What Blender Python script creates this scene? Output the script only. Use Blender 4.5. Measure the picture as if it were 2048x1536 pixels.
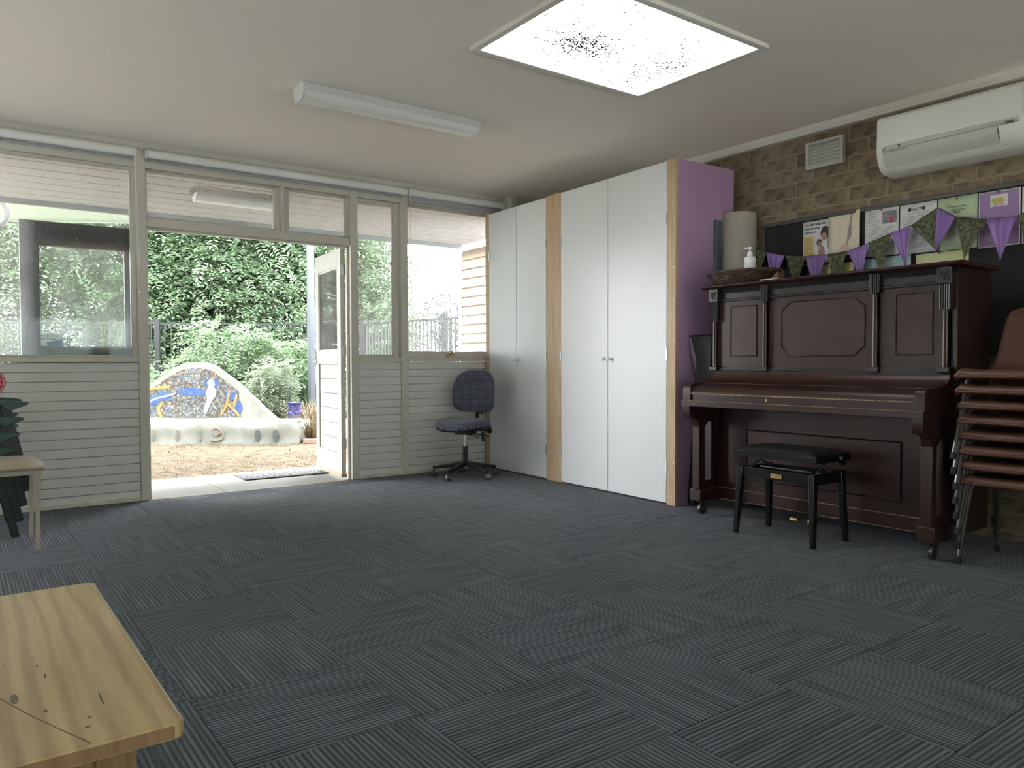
import bpy, bmesh, math, random
import numpy as np
from mathutils import Vector, Matrix
from math import sin, cos, pi, radians
for o in list(bpy.data.objects): bpy.data.objects.remove(o)
SC = bpy.context.scene
COL = SC.collection
# ------------------------------------------------------------------ camera
CAM_H = 1.0
cd = bpy.data.cameras.new('camera'); cam = bpy.data.objects.new('camera', cd); COL.objects.link(cam)
cd.sensor_fit = 'HORIZONTAL'; cd.sensor_width = 36.0; cd.lens = 36.0 * 1529.0 / 2048.0
cd.clip_start = 0.05; cd.clip_end = 200
_y, _p, _r = radians(36.33), radians(-1.575), radians(-0.17)
_f = Vector((sin(_y) * cos(_p), cos(_y) * cos(_p), sin(_p))); _rt = Vector((cos(_y), -sin(_y), 0)); _u = _rt.cross(_f)
_rt2 = cos(_r) * _rt + sin(_r) * _u; _u2 = -sin(_r) * _rt + cos(_r) * _u
cam.matrix_world = Matrix(((_rt2.x, _u2.x, -_f.x, 0), (_rt2.y, _u2.y, -_f.y, 0), (_rt2.z, _u2.z, -_f.z, CAM_H), (0, 0, 0, 1)))
SC.camera = cam
# ------------------------------------------------------------------ sky, sun, exposure
W = bpy.data.worlds.new('sky'); SC.world = W; W.use_nodes = True
wn = W.node_tree.nodes; bg = wn['Background']
bg.inputs[0].default_value = (0.93, 0.965, 1.0, 1); bg.inputs[1].default_value = 11.0
sd = bpy.data.lights.new('sun', 'SUN'); sun = bpy.data.objects.new('sun', sd); COL.objects.link(sun)
sd.energy = 9.0; sd.angle = radians(12); sd.color = (1.0, 0.95, 0.86)
sun.rotation_euler = Vector((-0.50, 0.35, 0.80)).to_track_quat('Z', 'Y').to_euler(); sun.location = (0, 0, 12)
SKYLIGHT_L = 2.4
SC.view_settings.view_transform = 'Standard'; SC.view_settings.look = 'None'
SC.view_settings.exposure = 1.0; SC.view_settings.gamma = 1.0; SC.view_settings.use_curve_mapping = False
SC.cycles.use_denoising = True; SC.cycles.max_bounces = 10; SC.cycles.diffuse_bounces = 6
SC.cycles.transparent_max_bounces = 24; SC.cycles.sample_clamp_indirect = 6.0
SC.cycles.caustics_reflective = False; SC.cycles.caustics_refractive = False
# ------------------------------------------------------------------ helpers
def lin(h):
    h = h.lstrip('#'); c = [int(h[i:i + 2], 16) / 255 for i in (0, 2, 4)]
    return tuple((x / 12.92 if x <= 0.04045 else ((x + 0.055) / 1.055) ** 2.4) for x in c) + (1,)
def tolin(c): return lin(c) if isinstance(c, str) else tuple(c)[:3] + (1,)
MATS = {}
def mat(name, col, rough=0.6, metal=0.0, spec=0.5, var=None, vs=8.0, stretch=(1, 1, 1), bump=0.0, bs=60.0, emit=None, es=0.0, coat=0.0, rnd=0.0, detail=4.0, sheen=0.0):
    """principled material; var = second colour blended by noise, rnd = value jitter per object"""
    m = bpy.data.materials.new(name); m.use_nodes = True; nt = m.node_tree; n = nt.nodes; L = nt.links
    b = n['Principled BSDF']; b.inputs['Roughness'].default_value = rough; b.inputs['Metallic'].default_value = metal
    b.inputs['Specular IOR Level'].default_value = spec; b.inputs['Coat Weight'].default_value = coat
    if sheen: b.inputs['Sheen Weight'].default_value = sheen
    c = tolin(col); src = None
    tc = mp = None
    def coords():
        nonlocal tc, mp
        if mp is None:
            tc = n.new('ShaderNodeTexCoord'); mp = n.new('ShaderNodeMapping'); mp.inputs['Scale'].default_value = stretch
            L.new(tc.outputs['Object'], mp.inputs['Vector'])
        return mp.outputs[0]
    if var is not None:
        no = n.new('ShaderNodeTexNoise'); no.inputs['Scale'].default_value = vs; no.inputs['Detail'].default_value = detail
        L.new(coords(), no.inputs['Vector'])
        rp = n.new('ShaderNodeValToRGB'); rp.color_ramp.elements[0].position = 0.35; rp.color_ramp.elements[1].position = 0.68
        rp.color_ramp.elements[0].color = c; rp.color_ramp.elements[1].color = tolin(var)
        L.new(no.outputs['Fac'], rp.inputs[0]); src = rp.outputs[0]
    if rnd:
        oi = n.new('ShaderNodeObjectInfo'); mr = n.new('ShaderNodeMapRange'); mr.inputs[3].default_value = 1 - rnd; mr.inputs[4].default_value = 1 + rnd
        L.new(oi.outputs['Random'], mr.inputs[0]); hs = n.new('ShaderNodeHueSaturation'); L.new(mr.outputs[0], hs.inputs['Value'])
        if src: L.new(src, hs.inputs['Color'])
        else: hs.inputs['Color'].default_value = c
        src = hs.outputs[0]
    if src: L.new(src, b.inputs['Base Color'])
    else: b.inputs['Base Color'].default_value = c
    if bump:
        nb = n.new('ShaderNodeTexNoise'); nb.inputs['Scale'].default_value = bs; nb.inputs['Detail'].default_value = 6; L.new(coords(), nb.inputs['Vector'])
        bp = n.new('ShaderNodeBump'); bp.inputs['Strength'].default_value = bump; bp.inputs['Distance'].default_value = 0.01
        L.new(nb.outputs['Fac'], bp.inputs['Height']); L.new(bp.outputs[0], b.inputs['Normal'])
    if emit: b.inputs['Emission Color'].default_value = tolin(emit); b.inputs['Emission Strength'].default_value = es
    MATS[name] = m
    return m
def node(m, t, **kw):
    nd = m.node_tree.nodes.new(t)
    for k, v in kw.items(): setattr(nd, k, v)
    return nd
ORG = {}
class MB:
    def __init__(s): s.v = []; s.f = []
    def add(s, V, F):
        o = len(s.v); s.v += [tuple(p) for p in V]; s.f += [tuple(i + o for i in f) for f in F]; return s
    def box(s, x0, y0, z0, x1, y1, z1):
        return s.add([(x0, y0, z0), (x1, y0, z0), (x1, y1, z0), (x0, y1, z0), (x0, y0, z1), (x1, y0, z1), (x1, y1, z1), (x0, y1, z1)],
                     [(0, 3, 2, 1), (4, 5, 6, 7), (0, 1, 5, 4), (1, 2, 6, 5), (2, 3, 7, 6), (3, 0, 4, 7)])
    def hexa(s, P):  # 8 corner points, bottom ring then top ring
        return s.add(P, [(0, 3, 2, 1), (4, 5, 6, 7), (0, 1, 5, 4), (1, 2, 6, 5), (2, 3, 7, 6), (3, 0, 4, 7)])
    def bar(s, a, b, w, h, up=(0, 0, 1), w2=None, h2=None):
        a = Vector(a); b = Vector(b); d = (b - a).normalized(); u = Vector(up); r = d.cross(u)
        if r.length < 1e-4: r = d.cross(Vector((1, 0, 0)))
        r.normalize(); u = r.cross(d).normalized(); w2 = w2 or w; h2 = h2 or h; P = []
        for c, ww, hh in ((a, w, h), (b, w2, h2)):
            for i, j in ((-1, -1), (1, -1), (1, 1), (-1, 1)): P.append(c + r * ww / 2 * i + u * hh / 2 * j)
        return s.hexa(P)
    def prism(s, poly, fn, t0, t1):
        """poly 2D points, fn(p,q,t)->xyz"""
        n = len(poly); V = [fn(p, q, t0) for p, q in poly] + [fn(p, q, t1) for p, q in poly]
        return s.add(V, [tuple(range(n - 1, -1, -1)), tuple(range(n, 2 * n))] + [(i, (i + 1) % n, n + (i + 1) % n, n + i) for i in range(n)])
    def lathe(s, prof, n=24, c=(0, 0, 0), fn=None, cap=True):
        V = []; F = []; fn = fn or (lambda x, y, z: (c[0] + x, c[1] + y, c[2] + z))
        for r, z in prof:
            for i in range(n):
                a = 2 * pi * i / n; V.append(fn(r * cos(a), r * sin(a), z))
        for k in range(len(prof) - 1):
            for i in range(n):
                j = (i + 1) % n; F.append((k * n + i, k * n + j, (k + 1) * n + j, (k + 1) * n + i))
        if cap: F.append(tuple(range(n - 1, -1, -1))); F.append(tuple((len(prof) - 1) * n + i for i in range(n)))
        return s.add(V, F)
    def tube(s, path, r, n=8, closed=False):
        P = [Vector(p) for p in path]; m = len(P); V = []; F = []; prev = None
        for k in range(m):
            if closed: d = P[(k + 1) % m] - P[(k - 1) % m]
            else: d = (P[min(k + 1, m - 1)] - P[max(k - 1, 0)])
            d.normalize()
            if prev is None:
                a = Vector((0, 0, 1)) if abs(d.z) < 0.9 else Vector((1, 0, 0)); x = d.cross(a).normalized()
            else: x = (prev - d * prev.dot(d)).normalized()
            prev = x; y = d.cross(x); rr = r[k] if isinstance(r, (list, tuple)) else r
            for i in range(n):
                a = 2 * pi * i / n; V.append(P[k] + x * rr * cos(a) + y * rr * sin(a))
        for k in range(m if closed else m - 1):
            k2 = (k + 1) % m
            for i in range(n):
                j = (i + 1) % n; F.append((k * n + i, k * n + j, k2 * n + j, k2 * n + i))
        if not closed: F.append(tuple(range(n - 1, -1, -1))); F.append(tuple((m - 1) * n + i for i in range(n)))
        return s.add(V, F)
    def ball(s, c, r, n=12, m=8, sc=(1, 1, 1)):
        pr = [(max(1e-4, r * sin(pi * k / m)), -r * cos(pi * k / m)) for k in range(m + 1)]
        return s.lathe(pr, n, fn=lambda x, y, z: (c[0] + x * sc[0], c[1] + y * sc[1], c[2] + z * sc[2]))
    def grid(s, fn, nu, nv):
        V = [fn(i / nu, j / nv) for i in range(nu + 1) for j in range(nv + 1)]
        F = [(i * (nv + 1) + j, (i + 1) * (nv + 1) + j, (i + 1) * (nv + 1) + j + 1, i * (nv + 1) + j + 1) for i in range(nu) for j in range(nv)]
        return s.add(V, F)
    def mesh(s, name, org=(0, 0, 0), ang=35):
        me = bpy.data.meshes.new(name)
        me.from_pydata([(p[0] - org[0], p[1] - org[1], p[2] - org[2]) for p in s.v], [], s.f)
        bm = bmesh.new(); bm.from_mesh(me); bmesh.ops.recalc_face_normals(bm, faces=bm.faces); bm.to_mesh(me); bm.free()
        me.polygons.foreach_set('use_smooth', [True] * len(me.polygons)); me.set_sharp_from_angle(angle=radians(ang))
        return me
    def build(s, name, m, parent=None, org=None, bevel=0.0, solid=0.0, ang=35, seg=2, sub=0):
        if parent is not None: o_ = ORG[parent.name]
        else: o_ = org or (0, 0, 0)
        me = s.mesh(name, o_, ang); o = bpy.data.objects.new(name, me); COL.objects.link(o); ORG[o.name] = o_
        if parent is not None: o.parent = parent
        else: o.location = o_
        me.materials.append(MATS[m] if isinstance(m, str) else m)
        if solid:
            md = o.modifiers.new('thickness', 'SOLIDIFY'); md.thickness = solid; md.offset = 0
        if sub: md = o.modifiers.new('smooth', 'SUBSURF'); md.levels = sub; md.render_levels = sub
        if bevel:
            md = o.modifiers.new('bevel', 'BEVEL'); md.width = bevel; md.segments = seg; md.limit_method = 'ANGLE'; md.angle_limit = radians(40)
        return o
def tag(o, label, cat, group=None, kind=None):
    if label: o['label'] = label
    if cat: o['category'] = cat
    if group: o['group'] = group
    if kind: o['kind'] = kind
    return o
def struct(o, label=None):
    o['kind'] = 'structure'
    if label: o['label'] = label
    return o
def thing(name, label, cat, loc=(0, 0, 0), rotz=0.0, local=False, group=None, kind=None):
    o = bpy.data.objects.new(name, None); COL.objects.link(o); o.location = loc; o.rotation_euler = (0, 0, rotz)
    o.empty_display_size = 0.1; ORG[o.name] = (0, 0, 0) if local else tuple(loc)
    return tag(o, label, cat, group, kind)
def inst(src, name, parent=None, loc=(0, 0, 0), rot=(0, 0, 0), scale=(1, 1, 1)):
    """a new object sharing mesh data with src (mesh or object)"""
    me = src.data if hasattr(src, 'data') else src
    o = bpy.data.objects.new(name, me); COL.objects.link(o); o.parent = parent; o.location = loc; o.rotation_euler = rot; o.scale = scale
    return o
def copy_tree(root, loc, rotz=None, label=None):
    r = root.copy(); COL.objects.link(r); r.location = loc
    if rotz is not None: r.rotation_euler = (0, 0, rotz)
    if label: r['label'] = label
    for ch in list(root.children):
        c = ch.copy(); COL.objects.link(c); c.parent = r
        for g in list(ch.children):
            d = g.copy(); COL.objects.link(d); d.parent = c
    return r
def rawmesh(name, V, Q):
    V = np.asarray(V, np.float32); Q = np.asarray(Q, np.int32); me = bpy.data.meshes.new(name); k = Q.shape[1]
    me.vertices.add(len(V)); me.vertices.foreach_set('co', V.ravel()); me.loops.add(Q.size); me.loops.foreach_set('vertex_index', Q.ravel())
    me.polygons.add(len(Q)); me.polygons.foreach_set('loop_start', np.arange(0, Q.size, k, dtype=np.int32))
    try: me.polygons.foreach_set('loop_total', np.full(len(Q), k, dtype=np.int32))
    except Exception: pass
    me.update(calc_edges=True); me.validate(); return me
def text_mesh(txt, size, ext=0.0004, align='LEFT', bold=False):
    cu = bpy.data.curves.new('lettering', 'FONT'); cu.body = txt; cu.size = size; cu.extrude = ext; cu.align_x = align; cu.resolution_u = 2
    if bold: cu.offset = size * 0.02
    o = bpy.data.objects.new('lettering', cu); COL.objects.link(o)
    dg = bpy.context.evaluated_depsgraph_get(); me = bpy.data.meshes.new_from_object(o.evaluated_get(dg))
    bpy.data.objects.remove(o); bpy.data.curves.remove(cu); return me
def lettering(txt, size, m, parent, loc, xdir, ydir, name='lettering', ext=0.0004, align='LEFT', bold=False):
    """loc in world (minus the parent's origin), xdir/ydir = reading and up directions"""
    me = text_mesh(txt, size, ext, align, bold); me.materials.clear(); me.materials.append(MATS[m])
    o = bpy.data.objects.new(name, me); COL.objects.link(o); o.parent = parent
    x = Vector(xdir).normalized(); y = Vector(ydir).normalized(); z = x.cross(y); p = Vector(loc) - Vector(ORG[parent.name])
    o.matrix_local = Matrix(((x.x, y.x, z.x, p.x), (x.y, y.y, z.y, p.y), (x.z, y.z, z.z, p.z), (0, 0, 0, 1))); ORG[o.name] = ORG[parent.name]
    return o
def spline(pts, n=6):
    """Catmull-Rom through tuples"""
    P = [Vector(p) for p in pts]; out = []
    for i in range(len(P) - 1):
        p0 = P[max(i - 1, 0)]; p1 = P[i]; p2 = P[i + 1]; p3 = P[min(i + 2, len(P) - 1)]
        for k in range(n):
            t = k / n; out.append(0.5 * ((2 * p1) + (-p0 + p2) * t + (2 * p0 - 5 * p1 + 4 * p2 - p3) * t * t + (-p0 + 3 * p1 - 3 * p2 + p3) * t ** 3))
    out.append(P[-1]); return out
R = random.Random(7)
# ------------------------------------------------------------------ materials
mat('ceiling_paint', (0.88, 0.82, 0.755), 0.9, spec=0.2, bump=0.05, bs=40)
mat('frame_paint', (0.60, 0.575, 0.50), 0.45, var=(0.55, 0.52, 0.45), vs=6)
mat('board_paint', (0.70, 0.69, 0.66), 0.5, var=(0.64, 0.63, 0.59), vs=3, rnd=0.02)
mat('skirting_paint', (0.66, 0.64, 0.55), 0.55, var=(0.5, 0.46, 0.36), vs=12)
mat('white_wall', (0.74, 0.73, 0.69), 0.85, bump=0.05)
mat('mortar', (0.30, 0.26, 0.19), 0.95, bump=0.6, bs=80)
mat('brick', (0.29, 0.225, 0.15), 0.92, var=(0.16, 0.12, 0.08), vs=16, bump=1.0, bs=45, rnd=0.2, spec=0.25)
mat('trim_white', (0.74, 0.72, 0.66), 0.5)
mat('door_white', (0.52, 0.515, 0.485), 0.4, var=(0.47, 0.46, 0.425), vs=4)
mat('door_dark', (0.045, 0.05, 0.055), 0.45, var=(0.09, 0.095, 0.10), vs=10)
mat('blind_fabric', (0.80, 0.80, 0.79), 0.7, bump=0.1, bs=300)
mat('blind_grey', (0.42, 0.42, 0.43), 0.6)
mat('plastic_white', (0.8, 0.8, 0.78), 0.35)
mat('chrome', (0.75, 0.75, 0.75), 0.15, metal=1)
mat('steel', (0.42, 0.42, 0.42), 0.35, metal=1)
mat('brass', (0.55, 0.40, 0.16), 0.4, metal=1)
mat('black_plastic', (0.012, 0.012, 0.013), 0.4)
mat('black_gloss', (0.006, 0.006, 0.007), 0.25, coat=0.2)
mat('black_vinyl', (0.010, 0.010, 0.011), 0.45, bump=0.15, bs=200)
mat('cupboard_white', (0.74, 0.75, 0.76), 0.38, spec=0.5, bump=0.03, bs=3)
mat('oak', (0.60, 0.42, 0.25), 0.5, var=(0.44, 0.29, 0.165), vs=5, stretch=(14, 14, 0.7), detail=8)
mat('purple_paint', (0.42, 0.265, 0.42), 0.6, var=(0.39, 0.245, 0.39), vs=3)
mat('mahogany', (0.044, 0.017, 0.0135), 0.34, spec=0.4, var=(0.030, 0.012, 0.010), vs=3, stretch=(8, 1, 8), coat=0.0, detail=8)
mat('mahogany_vertical', (0.042, 0.017, 0.0135), 0.28, spec=0.5, var=(0.028, 0.012, 0.010), vs=3, stretch=(8, 8, 1), coat=0.0, detail=8)
mat('mahogany_dark', (0.018, 0.013, 0.012), 0.32, spec=0.5)
mat('mahogany_burr', (0.054, 0.020, 0.015), 0.36, spec=0.4, var=(0.034, 0.014, 0.011), vs=7, coat=0.0, detail=8)
mat('worn_edge', (0.42, 0.30, 0.17), 0.6, var=(0.16, 0.08, 0.05), vs=40)
mat('pine', (0.72, 0.54, 0.29), 0.34, var=(0.56, 0.38, 0.185), vs=3.2, stretch=(9, 0.6, 9), detail=9, bump=0.08, bs=30)
mat('pine_end', (0.40, 0.24, 0.11), 0.5, var=(0.28, 0.15, 0.065), vs=6, stretch=(14, 14, 1.0), detail=8)
mat('knot', (0.10, 0.075, 0.045), 0.5, var=(0.2, 0.15, 0.09), vs=40)
mat('brown_plastic', (0.130, 0.058, 0.035), 0.42, bump=0.05, bs=250)
mat('tube_grey', (0.16, 0.15, 0.14), 0.35, metal=0.8)
mat('rubber', (0.02, 0.02, 0.02), 0.7)
mat('green_plastic', (0.012, 0.060, 0.040), 0.4)
mat('green_dark', (0.010, 0.016, 0.015), 0.45)
mat('beige_vinyl', (0.46, 0.40, 0.31), 0.35, var=(0.42, 0.36, 0.28), vs=5)
mat('cream_metal', (0.50, 0.43, 0.33), 0.4)
mat('red_sign', (0.45, 0.02, 0.03), 0.4)
mat('print_white', (0.8, 0.8, 0.8), 0.6)
mat('roll_grey', (0.40, 0.37, 0.31), 0.7, var=(0.36, 0.33, 0.275), vs=4)
mat('roll_blue', (0.085, 0.11, 0.135), 0.7)
mat('bag_grey', (0.035, 0.038, 0.038), 0.7, bump=0.2, bs=150)
mat('bag_lining', (0.20, 0.17, 0.21), 0.7)
mat('wicker', (0.10, 0.060, 0.035), 0.6, var=(0.045, 0.025, 0.015), vs=30)
mat('box_wood', (0.30, 0.14, 0.07), 0.55)
mat('pinboard_black', (0.012, 0.012, 0.013), 0.8)
mat('pinboard_frame', (0.085, 0.08, 0.07), 0.5)
mat('paper_white', (0.72, 0.71, 0.70), 0.7)
mat('paper_cream', (0.70, 0.64, 0.48), 0.7, var=(0.74, 0.68, 0.52), vs=4)
mat('paper_yellow', (0.72, 0.56, 0.26), 0.7)
mat('paper_green', (0.48, 0.58, 0.38), 0.7)
mat('paper_purple', (0.34, 0.22, 0.42), 0.7)
mat('paper_lime', (0.62, 0.62, 0.30), 0.7, var=(0.72, 0.72, 0.50), vs=5)
mat('paper_teal', (0.32, 0.50, 0.54), 0.7, var=(0.60, 0.70, 0.70), vs=9)
mat('ink', (0.05, 0.05, 0.055), 0.7)
mat('ink_grey', (0.26, 0.26, 0.27), 0.7)
mat('ink_ochre', (0.40, 0.27, 0.08), 0.7)
mat('paint_grey', (0.34, 0.31, 0.25), 0.7, var=(0.26, 0.24, 0.2), vs=14)
mat('paint_pink', (0.60, 0.42, 0.34), 0.7, var=(0.66, 0.54, 0.42), vs=20)
mat('skin_print', (0.42, 0.26, 0.20), 0.7)
mat('photo_print', (0.35, 0.28, 0.26), 0.6, var=(0.08, 0.12, 0.22), vs=30)
mat('photo_red', (0.5, 0.06, 0.07), 0.6)
mat('pram_yellow', (0.52, 0.48, 0.10), 0.6)
mat('pram_pink', (0.58, 0.20, 0.32), 0.6)
mat('satin_purple', (0.27, 0.145, 0.44), 0.35, sheen=0.3, var=(0.23, 0.12, 0.39), vs=6)
mat('floral_green', (0.030, 0.040, 0.020), 0.75, var=(0.16, 0.17, 0.075), vs=55, detail=2)
mat('string', (0.10, 0.06, 0.12), 0.8)
mat('pump_white', (0.80, 0.80, 0.78), 0.4)
mat('ac_white', (0.78, 0.77, 0.72), 0.35)
mat('ac_grey', (0.50, 0.495, 0.465), 0.4)
mat('ac_dark', (0.10, 0.10, 0.09), 0.5)
mat('batten_body', (0.66, 0.67, 0.67), 0.4)
mat('batten_diffuser', (0.80, 0.80, 0.79), 0.35)
mat('fabric_blue', (0.10, 0.115, 0.165), 0.85, sheen=0.2)
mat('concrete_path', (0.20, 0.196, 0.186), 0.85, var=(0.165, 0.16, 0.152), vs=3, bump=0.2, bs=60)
mat('bounce_ground', (0.66, 0.645, 0.61), 0.9)  # pale colour of the added grounds that bounce light indoors
mat('soffit_paint', (0.33, 0.32, 0.33), 0.6, var=(0.29, 0.28, 0.29), vs=5)
mat('gap_dark', (0.03, 0.03, 0.03), 0.9)
mat('fascia_paint', (0.13, 0.15, 0.15), 0.6)
mat('cobweb_dirt', (0.06, 0.055, 0.05), 0.9, var=(0.16, 0.15, 0.13), vs=25)
mat('mulch', (0.15, 0.11, 0.065), 0.95, var=(0.095, 0.064, 0.035), vs=9, bump=0.8, bs=35, detail=8)
mat('straw', (0.42, 0.31, 0.17), 0.9, rnd=0.1)
mat('lime_render', (0.29, 0.29, 0.26), 0.9, var=(0.215, 0.22, 0.19), vs=5, bump=0.5, bs=25)
mat('pot_blue', (0.020, 0.024, 0.17), 0.25, coat=0.4)
mat('fence_black', (0.012, 0.013, 0.014), 0.5)
mat('galvanised', (0.09, 0.105, 0.12), 0.45, metal=0.4)
mat('weatherboard', (0.24, 0.165, 0.11), 0.7, var=(0.28, 0.205, 0.14), vs=4)
mat('roof_white', (0.72, 0.72, 0.70), 0.6)
mat('bark', (0.075, 0.055, 0.04), 0.95, var=(0.12, 0.095, 0.07), vs=12, bump=0.8, bs=25)
mat('shade_cloth', (0.55, 0.68, 0.60), 0.8, var=(0.50, 0.63, 0.55), vs=3, stretch=(1, 6, 1))
mat('mat_rubber', (0.035, 0.037, 0.04), 0.9, var=(0.10, 0.105, 0.11), vs=25)
mat('tile_blue', (0.03, 0.065, 0.20), 0.3, var=(0.06, 0.12, 0.28), vs=30)
mat('tile_orange', (0.33, 0.16, 0.04), 0.3, var=(0.40, 0.25, 0.09), vs=30)
mat('tile_white', (0.36, 0.38, 0.40), 0.3, var=(0.22, 0.26, 0.32), vs=30)
mat('ring_grey', (0.20, 0.21, 0.20), 0.6)
mat('tile_yellow', (0.62, 0.50, 0.10), 0.3)
mat('edging_brick', (0.40, 0.27, 0.22), 0.9, rnd=0.15)
def pine_grain():
    m = MATS['pine']; n = m.node_tree.nodes; L = m.node_tree.links; b = n['Principled BSDF']; tc = n.new('ShaderNodeTexCoord'); mp = n.new('ShaderNodeMapping'); mp.inputs['Scale'].default_value = (1, .10, 1)
    L.new(tc.outputs['Object'], mp.inputs['Vector']); wv = n.new('ShaderNodeTexWave'); wv.inputs['Scale'].default_value = 7.0; wv.inputs['Distortion'].default_value = 9.0; wv.inputs['Detail'].default_value = 4; wv.inputs['Detail Scale'].default_value = 1.2
    L.new(mp.outputs[0], wv.inputs['Vector']); old = b.inputs['Base Color'].links[0].from_socket; mx = n.new('ShaderNodeMix'); mx.data_type = 'RGBA'; mx.blend_type = 'MULTIPLY'; mx.inputs[0].default_value = .5
    rp = n.new('ShaderNodeValToRGB'); rp.color_ramp.elements[0].color = (.50, .42, .30, 1); rp.color_ramp.elements[1].color = (1, 1, 1, 1); rp.color_ramp.elements[1].position = .6; L.new(wv.outputs['Fac'], rp.inputs[0])
    L.new(old, mx.inputs[6]); L.new(rp.outputs[0], mx.inputs[7]); L.new(mx.outputs[2], b.inputs['Base Color'])
pine_grain()
# glass: clear pane with a little dust and reflection
def glass(name, dust, tint=(0.96, 0.975, 0.97)):
    m = bpy.data.materials.new(name); m.use_nodes = True; nt = m.node_tree; n = nt.nodes; L = nt.links; n.clear()
    out = n.new('ShaderNodeOutputMaterial'); tr = n.new('ShaderNodeBsdfTransparent'); tr.inputs[0].default_value = tint + (1,)
    gl = n.new('ShaderNodeBsdfGlossy'); gl.inputs['Roughness'].default_value = 0.03; gl.inputs[0].default_value = (1, 1, 1, 1)
    fr = n.new('ShaderNodeFresnel'); fr.inputs[0].default_value = 1.45; mx = n.new('ShaderNodeMixShader')
    L.new(fr.outputs[0], mx.inputs[0]); L.new(tr.outputs[0], mx.inputs[1]); L.new(gl.outputs[0], mx.inputs[2])
    df = n.new('ShaderNodeBsdfTranslucent'); df.inputs[0].default_value = (0.82, 0.84, 0.85, 1)
    tc = n.new('ShaderNodeTexCoord'); no = n.new('ShaderNodeTexNoise'); no.inputs['Scale'].default_value = 3.0; no.inputs['Detail'].default_value = 6
    L.new(tc.outputs['Object'], no.inputs['Vector']); mr = n.new('ShaderNodeMapRange'); mr.inputs[1].default_value = 0.3; mr.inputs[2].default_value = 0.7
    mr.inputs[3].default_value = dust * 0.5; mr.inputs[4].default_value = dust * 1.5; L.new(no.outputs['Fac'], mr.inputs[0])
    vo = n.new('ShaderNodeTexVoronoi'); vo.inputs['Scale'].default_value = 22; L.new(tc.outputs['Object'], vo.inputs['Vector'])
    lt = n.new('ShaderNodeMath'); lt.operation = 'LESS_THAN'; lt.inputs[1].default_value = 0.09; L.new(vo.outputs['Distance'], lt.inputs[0])
    sc = n.new('ShaderNodeMath'); sc.operation = 'MULTIPLY_ADD'; sc.inputs[1].default_value = dust * 1.2; L.new(lt.outputs[0], sc.inputs[0]); L.new(mr.outputs[0], sc.inputs[2])
    m2 = n.new('ShaderNodeMixShader'); L.new(sc.outputs[0], m2.inputs[0]); L.new(mx.outputs[0], m2.inputs[1]); L.new(df.outputs[0], m2.inputs[2])
    L.new(m2.outputs[0], out.inputs[0]); MATS[name] = m
glass('glass_dusty', 0.15); glass('glass_clear', 0.035)
# carpet tile: loop pile ribs across local x
def carpet():
    m = mat('carpet', (0.05, 0.055, 0.06), 0.95, spec=0.15, sheen=0.18); n = m.node_tree.nodes; L = m.node_tree.links; b = n['Principled BSDF']
    tc = n.new('ShaderNodeTexCoord'); oi = n.new('ShaderNodeObjectInfo'); sp = n.new('ShaderNodeSeparateXYZ'); L.new(tc.outputs['Object'], sp.inputs[0])
    def M(op, a, bb=None, c=None):
        x = n.new('ShaderNodeMath'); x.operation = op
        for i, q in enumerate((a, bb, c)):
            if q is None: continue
            if isinstance(q, (int, float)): x.inputs[i].default_value = q
            else: L.new(q, x.inputs[i])
        return x.outputs[0]
    s = M('SINE', M('MULTIPLY', sp.outputs[0], 2 * pi / 0.0158)); rib = M('MULTIPLY_ADD', s, 0.5, 0.5)
    off = M('MULTIPLY', oi.outputs['Random'], 37.0); cb = n.new('ShaderNodeCombineXYZ'); L.new(M('ADD', M('MULTIPLY', sp.outputs[0], 62.0), off), cb.inputs[0])
    L.new(M('MULTIPLY', sp.outputs[1], 2.2), cb.inputs[1]); no = n.new('ShaderNodeTexNoise'); no.inputs['Scale'].default_value = 1.0; no.inputs['Detail'].default_value = 2; L.new(cb.outputs[0], no.inputs['Vector'])
    mr = n.new('ShaderNodeMapRange'); mr.inputs[1].default_value = 0.36; mr.inputs[2].default_value = 0.60; L.new(no.outputs['Fac'], mr.inputs[0])
    fine = n.new('ShaderNodeTexNoise'); fine.inputs['Scale'].default_value = 260; fine.inputs['Detail'].default_value = 3; L.new(tc.outputs['Object'], fine.inputs['Vector'])
    big = n.new('ShaderNodeTexNoise'); big.inputs['Scale'].default_value = 4; L.new(tc.outputs['Object'], big.inputs['Vector'])
    light = M('MULTIPLY', M('POWER', rib, 0.8), M('MULTIPLY_ADD', mr.outputs[0], 0.75, 0.25))
    light = M('MULTIPLY', light, M('MULTIPLY_ADD', fine.outputs['Fac'], 1.1, 0.45))
    rp = n.new('ShaderNodeValToRGB'); e = rp.color_ramp.elements; e[0].color = (0.021, 0.027, 0.036, 1); e[1].color = (0.155, 0.180, 0.210, 1); e[1].position = 0.95
    L.new(light, rp.inputs[0]); hs = n.new('ShaderNodeHueSaturation'); L.new(rp.outputs[0], hs.inputs['Color']); L.new(M('MULTIPLY_ADD', oi.outputs['Random'], 0.16, 0.92), hs.inputs['Value'])
    L.new(hs.outputs[0], b.inputs['Base Color'])
    bp = n.new('ShaderNodeBump'); bp.inputs['Strength'].default_value = 0.8; bp.inputs['Distance'].default_value = 0.004
    L.new(M('ADD', rib, M('MULTIPLY', fine.outputs['Fac'], 0.7)), bp.inputs['Height']); L.new(bp.outputs[0], b.inputs['Normal'])
carpet()
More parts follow.
